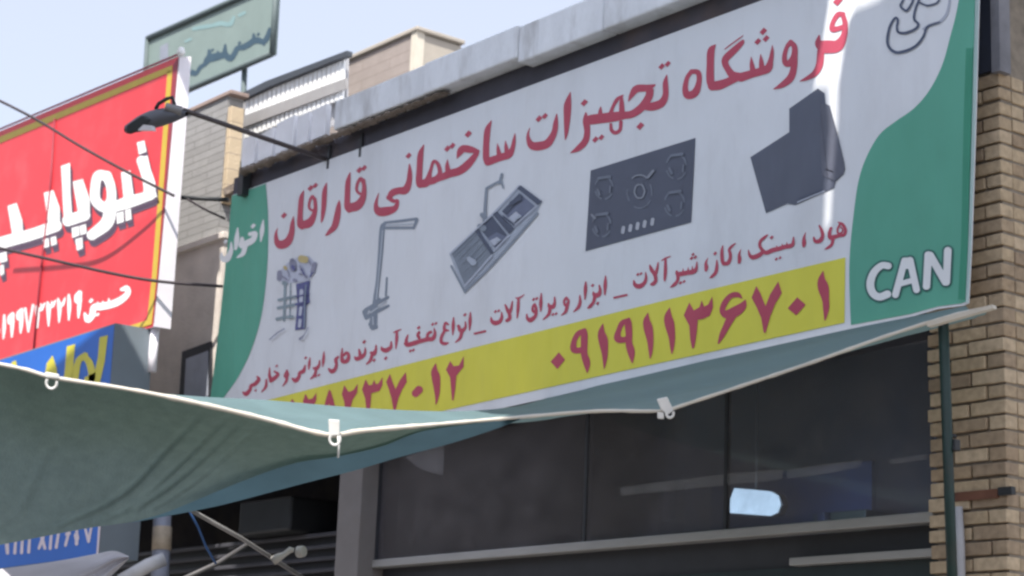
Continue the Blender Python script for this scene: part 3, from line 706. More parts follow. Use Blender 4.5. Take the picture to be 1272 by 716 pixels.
sk_m = [mat('sink_rim_ink', (0.40, 0.44, 0.52), 0.5, 0.3), mat('sink_board_ink', (0.205, 0.235, 0.285), 0.5, 0.3, nscale=9, namt=0.12), mat('sink_dark_ink', (0.085, 0.10, 0.15), 0.5, 0.3),
        mat('sink_bowl_ink', (0.16, 0.18, 0.26), 0.5, 0.3), mat('sink_light_ink', (0.48, 0.51, 0.60), 0.5, 0.3), mat('sink_edge_ink', (0.25, 0.285, 0.345), 0.5, 0.3)]
i = Ink(YB)
def sk(pts, mi, l): i.shapes(Z(*SK, ('P', pts)), mi, l)
sk([(80,470),(280,285),(330,236),(468,88),(597,182),(572,235),(350,490),(168,688)], 0, 1)
sk([(96,472),(226,346),(318,472),(165,640)], 1, 2)
sk([(224,346),(240,330),(326,462),(312,476)], 2, 3)
sk([(246,325),(318,262),(402,368),(336,440)], 2, 2); sk([(292,385),(345,352),(396,376),(334,436)], 3, 3); sk([(305,400),(345,378),(372,396),(330,428)], 4, 4)
sk([(322,252),(348,238),(442,332),(412,362)], 2, 3)
sk([(372,236),(470,135),(556,206),(446,306)], 3, 2); sk([(372,236),(470,135),(490,150),(400,255)], 2, 3); sk([(410,272),(452,236),(482,262),(440,300)], 4, 4)
sk([(455,106),(478,92),(597,180),(572,200)], 2, 3)
i.shapes(Z(*SK, [(92,540,12),(168,686,12)], [(168,680,14),(340,512,12),(570,248,14)]), 5, 2)
i.shapes(Z(*SK, [(276,290,20),(280,200,16),(287,108,14)], [(287,108,14),(352,72,12)], [(360,78,16),(372,30,14)], [(370,70,10),(380,104,10)], [(262,255,24),(285,280,28)], [(270,330,34),(250,320,30)]), 5, 3)
for a_, b_, w_ in (((110,480),(228,362),7), ((128,505),(250,385),6), ((146,535),(270,412),6), ((160,570),(288,440),6)): i.shapes(Z(*SK, [(a_[0],a_[1],w_),(b_[0],b_[1],w_)]), 5, 3)
i.shapes(Z(*SK, [(190,500,26),(215,520,34)]), 0, 4)
i.shapes(Z(*SK, [(86,470,8),(280,290,7),(330,242,6),(468,94,7)], [(316,480,9),(165,652,8)], [(446,312,8),(566,205,7)], [(330,452,8),(412,368,8)]), 4, 5)
i.shapes(Z(*SK, [(425,190,22),(470,165,26)], [(380,262,10),(440,312,8)]), 2, 6)
i.shapes(Z(*SK, [(450,280,10),(475,262,14)], [(345,405,10),(360,395,12)]), 0, 7)
i.build('sink_picture', sk_m, ban)
TP = (430, 260, 4.475)
i = Ink(YB)
i.shapes(Z(*TP, [(215,75,14),(300,66,15),(390,54,15)], [(212,105,14),(375,104,14)], [(392,58,20),(384,84,16),(374,106,14)], [(214,82,18),(200,110,30),(190,250,28),(176,400,24),(166,480,28),(158,560,34),(150,640,44),(148,655,34)],
    [(108,562,22),(160,530,20),(232,490,16)], [(112,604,22),(170,570,20),(234,538,16)], [(226,382,10),(220,480,12)], [(104,572,30),(112,600,26)], [(135,640,24),(165,655,24)], [(140,560,20),(185,500,16)]), 0, 1)
i.shapes(Z(*TP, [(222,90,7),(372,82,7)], [(203,120,6),(183,350,6),(168,500,6)], [(120,580,9),(150,566,8),(222,512,8)], [(148,600,7),(150,640,9)], [(176,430,5),(172,470,6)]), 1, 2)
i.build('tap_picture', [mat('tap_ink', (0.23, 0.265, 0.325), 0.5, 0.3), mat('tap_light_ink', (0.50, 0.54, 0.60), 0.5, 0.3)], ban)
FP = (320, 300, 5.508)
i = Ink(YB)
fm = [mat('filter_navy_ink', (0.10, 0.105, 0.26), 0.5, 0.3, nscale=30, namt=0.3), mat('filter_grey_ink', (0.27, 0.27, 0.36), 0.5, 0.3), mat('filter_teal_ink', (0.26, 0.32, 0.36), 0.5, 0.3), mat('filter_gold_ink', (0.55, 0.44, 0.20), 0.5, 0.3), mat('filter_pale_ink', (0.52, 0.54, 0.64), 0.5, 0.3)]
i.shapes(Z(*FP, ('P', [(150,205),(200,150),(290,100),(350,100),(400,150),(385,215),(350,265),(270,280),(180,290),(140,260)])), 4, 1)
i.shapes(Z(*FP, ('P', [(262,292),(360,266),(352,340),(354,420),(332,440),(326,600),(255,608),(272,430)])), 0, 2)
i.shapes(Z(*FP, [(300,340,26),(296,410,26)], [(296,455,20),(290,500,20)], [(290,540,22),(286,580,22)]), 4, 3)
i.shapes(Z(*FP, [(240,150,50),(245,185,48)], [(150,215,34),(148,255,34)], [(392,155,30),(378,205,34)], [(250,265,24),(262,270,24)], [(330,240,20),(335,245,20)]), 1, 2)
i.shapes(Z(*FP, [(300,120,50),(325,125,48)], [(186,178,22),(192,185,22)]), 3, 3)
i.shapes(Z(*FP, [(188,285,16),(184,420,18),(180,540,16)], [(224,290,8),(220,520,8)], [(145,402,20),(262,376,14)], [(140,456,20),(262,430,16)], [(132,532,22),(185,520,18),(238,516,16)], [(180,285,30),(190,290,30)]), 2, 2)
i.shapes(Z(*FP, [(262,432,14),(350,412,16)], [(262,380,10),(350,360,12)]), 0, 4)
i.shapes(Z(*FP, [(82,672,8),(130,630,9),(182,598,8)], [(290,668,18),(318,640,8),(345,590,7)]), 1, 8)
i.shapes(Z(*FP, [(205,200,10),(215,240,8)], [(290,170,16),(300,200,12)], [(350,130,12),(362,160,10)], [(170,240,12),(200,262,14)], [(285,225,12),(310,215,10)], [(225,128,14),(240,120,12)]), 1, 5)
i.shapes(Z(*FP, [(300,190,10),(320,230,10)], [(360,240,12),(372,215,10)], [(238,172,20),(248,190,18)]), 0, 6)
i.shapes(Z(*FP, [(205,380,10),(262,385,9)], [(330,300,7),(322,400,7),(318,590,8)], [(205,440,8),(250,445,8)], [(212,520,16),(240,516,18)]), 2, 7)
i.build('filter_picture', fm, ban)
i = Ink(YB)
i.poly([(1203,377),(1199.5,375.5),(1203,300),(1208,150),(1214.5,-98),(1219,-100),(1212,150),(1207,300)], 0, 3)
i.build('edge_hem', mat('pale_hem', (0.42, 0.54, 0.52), 0.6, 0.2), ban)

# ---- brick building at the right
YP = 7.15
xa, xb = at(1157, 600, YP)[0], at(1251, 500, YP)[0]
ztop = at(1235, 88, YP)[2]
brk = thing('brick_building', 'tan brick corner pier with dark opening above, right of the shop front', 'building', ((xa + xb) / 2, YP, 0))
m_brick = bpy.data.materials.new('tan_brick'); m_brick.use_nodes = True
t = m_brick.node_tree; b = t.nodes['Principled BSDF']; b.inputs['Roughness'].default_value = 0.9; b.inputs['Specular IOR Level'].default_value = 0.15
geo = t.nodes.new('ShaderNodeNewGeometry'); cr_ = t.nodes.new('ShaderNodeValToRGB')
cr_.color_ramp.elements[0].color = (0.37, 0.275, 0.18, 1); cr_.color_ramp.elements[1].color = (0.50, 0.395, 0.275, 1)
e = cr_.color_ramp.elements.new(0.5); e.color = (0.44, 0.34, 0.225, 1)
e = cr_.color_ramp.elements.new(0.12); e.color = (0.31, 0.235, 0.165, 1)
t.links.new(geo.outputs['Random Per Island'], cr_.inputs[0])
nn = t.nodes.new('ShaderNodeTexNoise'); nn.inputs['Scale'].default_value = 25; nn.inputs['Detail'].default_value = 6
tcn = t.nodes.new('ShaderNodeTexCoord'); t.links.new(tcn.outputs['Object'], nn.inputs['Vector'])
mr = t.nodes.new('ShaderNodeMapRange'); mr.inputs[3].default_value = 0.55; mr.inputs[4].default_value = 1.4
t.links.new(nn.outputs['Fac'], mr.inputs[0])
sc_ = t.nodes.new('ShaderNodeVectorMath'); sc_.operation = 'SCALE'; t.links.new(cr_.outputs[0], sc_.inputs[0]); t.links.new(mr.outputs[0], sc_.inputs['Scale'])
t.links.new(sc_.outputs[0], b.inputs['Base Color'])
bu = t.nodes.new('ShaderNodeBump'); bu.inputs['Strength'].default_value = 0.5; bu.inputs['Distance'].default_value = 0.01
t.links.new(nn.outputs['Fac'], bu.inputs['Height']); t.links.new(bu.outputs[0], b.inputs['Normal'])
m_joint = mat('dark_joint', (0.25, 0.215, 0.175), 0.95, 0.1, nscale=12, namt=0.3)
MB().box((xa + 0.02, YP + 0.02, 0.13), (xb - 0.02, 9.4, ztop + 0.9)).build('core', m_joint, brk)
mb = MB(); pitch = 0.071; nrow = int((ztop - 1.9) / pitch)
for r in range(nrow):
    z0 = ztop - (r + 1) * pitch; z1 = z0 + pitch - 0.013
    x = xb; first = True
    while x > xa + 0.02:
        ln = 0.10 if (r % 2 and first) else 0.205
        ln += random.uniform(-0.008, 0.008)
        x0 = max(x - ln, xa - random.uniform(0, 0.022))
        if x0 - xa < 0.05: x0 = xa - random.uniform(0.0, 0.025)
        dy = random.uniform(-0.006, 0.004)
        yb2 = YP + (0.205 if r % 2 == 0 and first else 0.10)
        if first: yb2 = YP + (0.10 if r % 2 == 0 else 0.205)
        mb.box((x0, YP + dy, z0 + random.uniform(-.003, .003)), (x - 0.012, YP + 0.09, z1 + random.uniform(-.003, .003)))
        x = x0; first = False
    y = YP + 0.095
    k = 0
    while y < 9.4:
        ln = (0.10 if (r % 2 == 0 and k == 0) else 0.205)
        mb.box((xb - 0.09, y, z0 + random.uniform(-.003, .003)), (xb - 0.012 + random.uniform(-0.004, 0.006), y + ln - 0.012, z1 + random.uniform(-.003, .003)))
        y += ln; k += 1
mb.build('brickwork', m_brick, brk, bevel=0.005)
m_darkbox = mat('dark_opening', (0.045, 0.052, 0.075), 0.4, 0.4, nscale=2, namt=0.3)
MB().box((xa, YP + 0.0, ztop + 0.005), (xb + 0.0, YP + 0.018, ztop + 0.9)).build('opening', m_darkbox, brk)
MB().box((xb - 0.03, YP - 0.03, ztop - 0.02), (xb + 0.02, YP + 0.05, ztop + 0.9)).build('opening_frame', mat('grey_trim', (0.20, 0.20, 0.22), 0.6, 0.2, namt=0.25), brk)
# rusty lintel strip
zl = at(1215, 615, YP)[2]
mb = MB().box((at(1186, 618, YP)[0], YP - 0.012, zl - 0.022), (at(1241, 612, YP)[0], YP + 0.01, zl + 0.018), 0)
mb.build('lintel', mat('rusty_steel', (0.16, 0.075, 0.05), 0.8, 0.2, nscale=9, namt=0.3, stain=(0.035, 0.02, 0.03), stain_scale=5, stain_amt=0.8), brk)
MB().box((at(1243, 612, YP)[0], YP - 0.02, zl - 0.014), (xb + 0.03, YP + 0.01, zl + 0.022)).build('lintel_end', m_black_metal, brk)
o = MB().tube([at(1190, 630, YP - 0.03), at(1193, 680, YP - 0.03), (at(1194, 720, YP - 0.03)[0], YP - 0.03, 0.13)], 0.021, 12).build('conduit', mat('grey_plastic', (0.42, 0.42, 0.44), 0.5, 0.3))
tag(o, 'pale grey upright conduit fixed to the brick pier under the rusty lintel', 'pipe'); center(o, (at(1194, 720, YP - 0.03)[0], YP - 0.03, 0.13))

# ---- awning post
d = 8.72
p0, p1 = atd(1171.5, 394, d), atd(1183, 724, d)
foot = p0 + (p1 - p0) * ((0.13 - p0[2]) / (p1[2] - p0[2]))
post = thing('awning_post', 'dark green steel post in front of the brick pier, holding up the awning end', 'post', foot)
m_greenpaint = mat('dark_green_paint', (0.012, 0.032, 0.026), 0.45, 0.4, nscale=8, namt=0.2, stain=(0.04, 0.035, 0.03), stain_scale=6, stain_amt=0.5)
MB().tube([p0, p1, foot], 0.0235, 14).build('tube', m_greenpaint, post)
q = atd(1186, 553, d)
MB().box(q - np.array([.02, .02, .028]), q + np.array([.018, .02, .024])).build('bolt_lug', m_black_metal, post, bevel=0.006)
MB().tube([atd(1178, 540, d), atd(1188, 543, d)], 0.009).build('pin', m_black_metal, post)

# ---- awning
m_tarp = mat('green_tarp', (0.19, 0.248, 0.23), 0.8, 0.15, nscale=16, namt=0.22, bump=0.5, bscale=90, trans=0.32, tcol=(0.27, 0.36, 0.335))
m_tarp_top = mat('green_tarp_upper', (0.155, 0.235, 0.25), 0.7, 0.2, nscale=3, namt=0.14, bump=0.15, bscale=120, trans=0.35, tcol=(0.27, 0.35, 0.30), stretch=(0.3, 1, 3))
m_shade_band = mat('shade_blue_green', (0.155, 0.285, 0.37), 0.8, 0.15, nscale=4, namt=0.12, bump=0.2, bscale=140, trans=0.12, tcol=(0.06, 0.12, 0.15))
m_hem = mat('cream_hem', (0.58, 0.545, 0.48), 0.7, 0.2, nscale=8, namt=0.12, stain=(0.50, 0.42, 0.32), stain_scale=4, stain_amt=0.5)
rope = [(-30,447,8.3),(30,459,8.3),(65,469,8.3),(160,484,8.3),(240,500,8.3),(330,521,8.4),(385,536,8.4),(415,541,8.4),(445,536,8.45),(500,531,8.5),(570,525,8.55),(640,519,8.6),(740,511,8.7),(800,511,8.72),(827,510,8.73),(850,503,8.75),(920,480,8.8),(1010,450,8.75),(1100,418,8.72),(1180,393,8.7),(1231,381.5,8.65)]
back = [(-40,472,8.9),(60,482,8.9),(150,486,8.9),(205,489.5,8.9),(260,493.5,9.0),(330,497,9.3),(450,507,9.8),(560,511,10.5),(640,505,11.2),(700,488,11.3),(750,475,11.0),(900,443,10.2),(1055,409,9.52),(1130,394,9.2),(1200,380,8.93)]
rope_f = interp_curve(rope); back_f = interp_curve(back)
aw = thing('awning', 'green cloth awning with cream hem sagging below the long banner', 'awning', atd(640, 519, 8.6))
def rope_from(x0):           # parameter on the rope at picture column x0
    a, b_ = 0.0, 1.0
    for _ in range(40):
        mid = (a + b_) / 2
        if rope_f(mid)[0] < x0: a = mid
        else: b_ = mid
    return a
ra = rope_from(-20) 
def upper(u, v):
    A = back_f(u); B = rope_f(ra + (1 - ra) * u)
    P = atd(*A) * (1 - v) + atd(*B) * v
    sag = math.sin(math.pi * v)
    w_ = 0.012 * math.sin(v * 16 + u * 5) + 0.008 * math.sin(u * 37 + v * 3)
    return P + np.array([0, 0, -0.05 * sag + w_ * sag])
MB().grid(upper, 110, 18).build('upper_sheet', m_tarp_top, aw, fixn=False)
low = [(-30,683,9.0),(100,658,9.0),(160,649,9.0),(235,635,9.0),(286,624,9.02),(380,599,9.02),(443,583,9.0),(500,566,8.95),(560,550,8.85),(610,534,8.75),(646,520.5,8.63)]
low_f = interp_curve(low); rb = rope_from(646)
view_n = -ray(300, 560) / np.linalg.norm(ray(300, 560))
def hang_px(u, v):
    B = rope_f(rb * u); A = low_f(u)
    P = B * (1 - v) + A * v
    P[2] += 0.12 * math.sin(math.pi * v)
    return P
FOLDS = [((256,508),(205,560),(150,615),(70,655),0.040,7), ((285,515),(225,575),(165,628),(120,650),0.03,6), ((300,522),(250,570),(215,600),(170,632),0.040,7), ((322,528),(268,578),(232,606),(190,632),0.026,5), ((60,560),(40,600),(20,640),(-20,665),0.012,10)]
FC = [(np.array(cr([f[0], f[1], f[2], f[3]], 10))[:, :2], f[4], f[5]) for f in FOLDS]
def fold(px, py):
    s = 0
    for c, amp, wd in FC:
        a_ = c[:-1]; e_ = c[1:] - a_; t_ = np.clip(((px - a_[:, 0]) * e_[:, 0] + (py - a_[:, 1]) * e_[:, 1]) / (e_ ** 2).sum(1), 0, 1)
        dd = np.hypot(a_[:, 0] + t_ * e_[:, 0] - px, a_[:, 1] + t_ * e_[:, 1] - py).min()
        s += amp * (-0.95 * math.exp(-(dd / (0.62 * wd)) ** 2) + 0.6 * math.exp(-(dd / (1.8 * wd)) ** 2))
    return s
def hang(u, v):
    P = hang_px(u, v)
    h = fold(P[0], P[1]) * math.sin(math.pi * min(max(v, 0.02), 0.98)) ** 0.3
    h += 0.010 * math.sin(P[0] * 0.02 + P[1] * 0.05) + 0.006 * math.sin(P[0] * 0.055 - P[1] * 0.03)
    h *= min(1, 6 * v) * (1 if u < 0.9 else (1 - u) * 10)
    return atd(P[0], P[1], P[2]) + view_n * h
MB().grid(hang, 250, 84).build('hanging_sheet', m_tarp, aw, fixn=False)
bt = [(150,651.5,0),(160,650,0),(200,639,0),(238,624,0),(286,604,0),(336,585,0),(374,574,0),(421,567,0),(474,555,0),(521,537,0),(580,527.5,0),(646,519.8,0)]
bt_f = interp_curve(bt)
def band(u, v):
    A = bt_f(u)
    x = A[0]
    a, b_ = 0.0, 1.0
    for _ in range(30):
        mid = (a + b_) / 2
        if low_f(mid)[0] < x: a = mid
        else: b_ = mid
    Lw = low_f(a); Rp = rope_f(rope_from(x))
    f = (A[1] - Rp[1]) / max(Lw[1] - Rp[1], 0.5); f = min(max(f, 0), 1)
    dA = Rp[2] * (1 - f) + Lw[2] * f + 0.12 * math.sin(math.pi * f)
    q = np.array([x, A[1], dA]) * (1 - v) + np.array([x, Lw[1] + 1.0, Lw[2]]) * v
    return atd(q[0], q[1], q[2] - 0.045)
MB().grid(band, 90, 8).build('shade_band', m_shade_band, aw, fixn=False)  # shade along the lower edge, put into a darker strip of cloth
rp = [rope_f(t_) for t_ in np.linspace(0, 1, 120)]
MB().tube([atd(*q) for q in rp], [(0.009 if q[0] < 200 else 0.0112 if q[0] < 520 else 0.008) * (1 + 0.18 * math.sin(q[0] * 0.21) * math.sin(q[0] * 0.067)) for q in rp], 8).build('hem', m_hem, aw)
# end batten
MB().prism([atd(1150, 400, 8.68), atd(1232, 378.5, 8.63), atd(1233, 383, 8.63), atd(1152, 406, 8.68)], (0, 0.03, 0)).build('end_batten', m_hem, aw)
# ties
m_strap = mat('white_strap', (0.72, 0.71, 0.68), 0.7, 0.2, namt=0.15)
def ring(mb, px, py, d, r, th, a0=0, a1=360):
    mb.tube([atd(px + r * math.cos(math.radians(a0 + (a1 - a0) * k / 18)), py + 1.1 * r * math.sin(math.radians(a0 + (a1 - a0) * k / 18)), d) for k in range(19)], th, 7, cap=False)
def strap(name, label, px, py, d, quads, rings, strings):
    o = thing(name, label, 'tie', atd(px, py, d), 'ties along the awning hem')
    for q in quads:
        MB().prism([atd(px + a, py + b_, d - 0.025) for a, b_ in q], -view_n * 0.012).build('strap', m_strap, o, bevel=0.004)
    for (a, b_, r, a0, a1) in rings:
        mb = MB(); ring(mb, px + a, py + b_, d - 0.03, r, 0.006, a0, a1); mb.build('ring', m_strap, o)
    for s_ in strings:
        MB().tube([atd(px + a, py + b_, d - 0.03) for a, b_ in s_], 0.005, 6).build('string', m_strap, o)
strap('awning_tie', 'small cream ring tied to the awning hem under the blue sign', 65, 468, 8.3, [[(-9,-6),(8,-3),(9,3),(-9,1)]], [(-1,8,6.5,-20,220)], [])
strap('awning_tie', 'white strap with ring and hanging string at the lowest dip of the awning hem', 415, 534, 8.4, [[(-7,-13),(7,-12),(7,7),(-6,8)]], [(1,12,6.5,-40,220)], [[(5,8),(6,20),(5,35)]])
strap('awning_tie', 'knotted white strap on the awning hem in front of the dark shop glass', 827, 506, 8.73, [[(-11,-10),(2,-13),(10,4),(2,10),(-6,2)], [(-10,6),(-2,7),(-2,15),(-10,14)]], [(5,8,4.5,-30,200)], [])

# ---- left stone building
YN = 7.35
xc = at(280, 170, YN)[0]; zn = at(283, 119, YN)[2]
nb = thing('stone_building', 'grey striped stone building behind the red sign, left of the shop', 'building', (xc - 3, YN, 0))
def course(name, c1, c2, cm, h, wd):
    m = mat(name, c1, 0.9, 0.15, bump=0.3)
    t = m.node_tree; N = t.nodes
    br = N.new('ShaderNodeTexBrick'); br.inputs['Color1'].default_value = (*c1, 1); br.inputs['Color2'].default_value = (*c2, 1); br.inputs['Mortar'].default_value = (*cm, 1)
    br.inputs['Scale'].default_value = 1.0; br.inputs['Brick Width'].default_value = wd; br.inputs['Row Height'].default_value = h; br.inputs['Mortar Size'].default_value = 0.006; br.inputs['Mortar Smooth'].default_value = 0.3
    tc = N.new('ShaderNodeTexCoord'); sp = N.new('ShaderNodeSeparateXYZ'); cb = N.new('ShaderNodeCombineXYZ'); ad = N.new('ShaderNodeMath')
    t.links.new(tc.outputs['Object'], sp.inputs[0]); t.links.new(sp.outputs[0], ad.inputs[0]); t.links.new(sp.outputs[1], ad.inputs[1])
    t.links.new(ad.outputs[0], cb.inputs[0]); t.links.new(sp.outputs[2], cb.inputs[1]); t.links.new(cb.outputs[0], br.inputs['Vector'])
    vm = [n for n in N if n.type == 'VECT_MATH'][0]
    t.links.new(br.outputs['Color'], vm.inputs[0])
    return m
m_course = course('stone_courses', (0.31, 0.305, 0.30), (0.28, 0.275, 0.27), (0.20, 0.195, 0.19), 0.062, 0.5)
m_lower = mat('lower_render', (0.72, 0.65, 0.585), 0.9, 0.15, nscale=3, namt=0.15, bump=0.3, stain=(0.52, 0.465, 0.42), stain_scale=2, stain_amt=0.5)
m_quoin = course('cream_quoin', (0.58, 0.47, 0.33), (0.50, 0.40, 0.28), (0.36, 0.29, 0.22), 0.13, 0.4)
zl2 = at(250, 298, YN)[2]
MB().box((-26, YN, zl2), (xc, YN + 0.14, zn)).build('upper_wall', m_course, nb)
MB().box((-26, YN + 0.005, at(180, 590, YN)[2]), (xc + 0.1, 7.45, zl2 - 0.06)).build('lower_wall', m_lower, nb)
MB().box((xc, YN + 0.004, zl2 + 0.25), (xc + 0.06, YN + 0.12, zn - 0.10)).build('corner_stones', m_quoin, nb, bevel=0.005)
MB().box((-26, YN - 0.03, zl2 - 0.06), (xc + 0.13, YN + 0.2, zl2 - 0.005)).build('ledge', m_lower, nb, bevel=0.008)
MB().box((-26, YN - 0.02, zn - 0.005), (xc + 0.07, YN + 0.15, zn + 0.03)).build('coping', mat('brown_coping', (0.30, 0.23, 0.20), 0.9, 0.1), nb, bevel=0.006)
MB().prism([at(276, 235, YN - 0.01), at(302, 222, YN - 0.01), at(302, 230, YN - 0.01), at(279, 243, YN - 0.01)], (0, 0.1, 0)).build('broken_stone', m_mortar, nb)
wq = [(226,437),(262,424),(262,540),(219,545)]
wn = MB().prism([at(x, y, YN - 0.012) for x, y in wq], (0, 0.03, 0)).build('window', m_dark_frame, nb)
MB().prism([at(x, y, YN - 0.016) for x, y in [(231,446),(258,436),(258,538),(226,540)]], (0, 0.006, 0)).build('pane', mat('grey_pane', (0.40, 0.43, 0.50), 0.25, 0.5, namt=0.2, nscale=3), wn)

# ---- red light box sign
YR = 6.62
rs = thing('red_sign', 'large red light box sign with white writing and yellow border', 'sign', at(120, 440, YR))
m_redface = mat('red_face', (0.66, 0.046, 0.058), 0.45, 0.35, nscale=2, namt=0.06, stain=(0.58, 0.12, 0.13), stain_scale=2.5, stain_amt=0.4)
m_darkred = mat('dark_red_rim', (0.28, 0.04, 0.06), 0.5, 0.3)
m_gold = mat('gold_border', (0.56, 0.40, 0.05), 0.45, 0.3, namt=0.08)
m_sideflap = mat('white_side', (0.78, 0.74, 0.78), 0.6, 0.25, namt=0.06)
face = [(-60,188.5),(222,70),(190,406),(-60,490)]
MB().prism([at(x, y, YR) for x, y in face], (0, 0.07, 0)).build('box', m_sideflap, rs)
i = Ink(YR); i.poly(face, 0, 1); i.build('face', m_redface, rs)
i = Ink(YR - 0.0025)
i.poly([(-60,195),(214,81),(214,88.5),(-60,203)], 0, 1); i.poly([(208,88.5),(214,88.5),(203,235),(195,340),(189,398),(182.5,399),(189,340),(197,235)], 0, 1); i.poly([(162,404.5),(189,396),(188.5,403),(162,411)], 0, 2)
i.poly([(215.5,80),(222,70.5),(211,190),(197,342),(190.5,404),(190,398),(196,340),(204,235)], 1, 1)
i.build('border', [m_gold, m_darkred], rs)
i = Ink(YR - 0.0025); i.shapes(Z(*R1, *red_word_items, dx=3.0, dy=8.0), 0, 1); i.shapes(Z(*R1, *red_word_items, dx=1.5, dy=4.0), 0, 2); i.shapes(Z(*R1, *red_word_items), 1, 3)
i.build('main_lettering', [mat('maroon_shadow_ink', (0.11, 0.07, 0.11), 0.5, 0.3), m_white_ink], rs)
i = Ink(YR - 0.0025)
for s_ in red_small: i.shapes(s_, 0, 1, 0.3)
i.build('phone_lettering', m_white_ink, rs)
MB().tube([at(68, 148, YR - 0.01), at(62, 240, YR - 0.01), at(50, 345, YR - 0.01), at(40, 455, YR - 0.01)], 0.010, 6).build('seam', m_darkred, rs)
MB().prism([at(222.5, 71, YR), at(190.5, 406, YR), at(190.5, 406, YR) + np.array([0.012, 0.13, 0.0]), at(222.5, 71, YR) + np.array([0.012, 0.09, 0.02])], (0.012, 0, 0)).build('side_cover', m_sideflap, rs)
# thin dark red rim along the top edge
pa, pb = at(-60, 187, YR), at(223, 68.5, YR)
MB().prism([pa, pb, pb + np.array([0, -0.012, 0]), pa + np.array([0, -0.012, 0])], (0, 0, 0.012)).build('top_rim', m_darkred, rs)
q = at(225, 64, YR)
MB().tube([q + np.array([0, 0, -0.03]), q, q + np.array([0, 0, 0.03])], [0.026, 0.032, 0.018], 12).build('finial', m_white_ink, rs)
MB().tube([at(193, 408, YR + 0.05), at(190, 440, YR + 0.05), at(189, 462, YR + 0.05)], 0.034, 10).build('lower_post', m_sideflap, rs)

# ---- blue sign
YL = 6.36
bs = thing('blue_sign', 'blue box sign with yellow writing above and white digits below the awning', 'sign', at(60, 700, YL))
m_blue = mat('blue_face', (0.018, 0.13, 0.52), 0.45, 0.35, nscale=1.5, namt=0.12)
m_greybox = mat('grey_box_side', (0.17, 0.20, 0.225), 0.6, 0.3, namt=0.1, nscale=2)
m_yel2 = mat('sign_yellow', (0.62, 0.55, 0.06), 0.5, 0.3)
q4 = [at(-60, 465.5, YL), at(143.5, 401.5, YL), at(122.5, 692, YL), at(-60, 716, YL)]
MB().prism(q4, (0, 0.31, 0)).build('box', m_greybox, bs)
i = Ink(YL); i.poly([(-60,467),(142,403.5),(121,690.5),(-60,714)], 0, 1); i.build('face', m_blue, bs)
i = Ink(YL)
for s_ in blue_word: i.shapes(s_, 0, 2)
i.build('yellow_lettering', m_yel2, bs)
i = Ink(YL)
for s_ in blue_digits: i.shapes(s_, 0, 2, 0.3)
i.poly([(123,640),(126,640),(122,690),(119.5,690)], 0, 3)
i.build('digits', mat('pinkish_white_ink', (0.72, 0.62, 0.66), 0.5, 0.3), bs)

# ---- white cloth roll under the blue sign
def cloth(u, v):
    top = [(-40,712,8.9),(60,699,9.0),(120,688,9.1),(140,684.5,9.1),(160,691,9.15)]
    bot = [(-40,780,8.7),(60,760,8.7),(110,738,8.8),(140,716,9.0),(160,693,9.15)]
    a = interp_c1(u); b_ = interp_c2(u)
    P = a * (1 - v) + b_ * v
    return atd(P[0], P[1], P[2] - 0.06 * math.sin(math.pi * v) - 0.03 * math.sin(v * 14 + u * 3) * math.sin(math.pi * v))
interp_c1 = interp_curve([(-40,712,8.9),(60,699,9.0),(120,688,9.1),(142,684.5,9.1),(160,691,9.15)])
interp_c2 = interp_curve([(-40,790,8.7),(60,760,8.7),(110,738,8.8),(142,712,9.0),(160,694,9.15)])
o = MB().grid(cloth, 40, 24).build('cloth_cover', mat('white_cloth', (0.50, 0.48, 0.52), 0.8, 0.2, namt=0.1, trans=0.2), fixn=False)
tag(o, 'white creased cloth drooping below the blue sign at the bottom left', 'cloth'); center(o, atd(60, 760, 8.8))

# ---- drain pipe
dp = thing('drain_pipe', 'grey upright pipe with a yellowed collar beside the blue sign', 'pipe', (at(197, 740, 6.9)[0], 6.9, 0.13))
m_pvc = mat('grey_pvc', (0.27, 0.29, 0.36), 0.5, 0.3, namt=0.1, nscale=3)
a = at(205.5, 560, 6.9); b_ = at(198, 730, 6.9)
MB().tube([a, b_, (b_[0], 6.9, 0.13)], 0.066, 18).build('pipe', m_pvc, dp)
MB().tube([at(201.8, 655, 6.9), at(200.5, 684, 6.9)], 0.071, 18).build('collar', mat('yellowed_collar', (0.46, 0.38, 0.29), 0.6, 0.3, namt=0.25, nscale=12), dp)
MB().tube([at(204, 695, 6.75), at(185, 702, 6.65), at(150, 722, 6.5)], 0.05, 14).build('branch', mat('pale_pvc', (0.50, 0.50, 0.52), 0.5, 0.3, namt=0.15, stain=(0.40, 0.36, 0.24), stain_scale=5, stain_amt=0.5), dp)

# ---- awning arms under the cloth
m_greyrod = mat('grey_steel', (0.22, 0.21, 0.21), 0.5, 0.35, metal=0.3, namt=0.15)
arm = thing('support_rod', 'thin grey diagonal steel arm below the awning with a pale joint', 'arm', atd(345, 694, 9.6))
MB().tube([atd(228, 629, 9.05), atd(300, 669, 9.4), atd(390, 727, 9.9)], 0.0105, 10).build('rod', m_greyrod, arm)
m_joint2 = mat('pale_joint', (0.36, 0.345, 0.32), 0.6, 0.3, namt=0.15)
MB().tube([atd(339, 697, 9.5), atd(347, 692, 9.5), atd(353, 689, 9.5), atd(361, 683, 9.5), atd(365, 684, 9.5)], [0.022, 0.020, 0.013, 0.015, 0.012], 10).build('joint', m_joint2, arm)
MB().tube([atd(370, 686, 9.52), atd(378, 685, 9.5)], [0.029, 0.027], 14).build('knob', m_joint2, arm, bevel=0.006)
o = MB().tube([atd(222, 722, 10.2), atd(270, 700, 10.4), atd(308, 676, 10.6)], 0.013, 8).build('thin_strut', mat('dull_strut', (0.10, 0.095, 0.095), 0.6, 0.3, metal=0.3))
tag(o, 'dull thin strut crossing under the pale diagonal awning arm', 'strut'); center(o, atd(222, 722, 10.2))
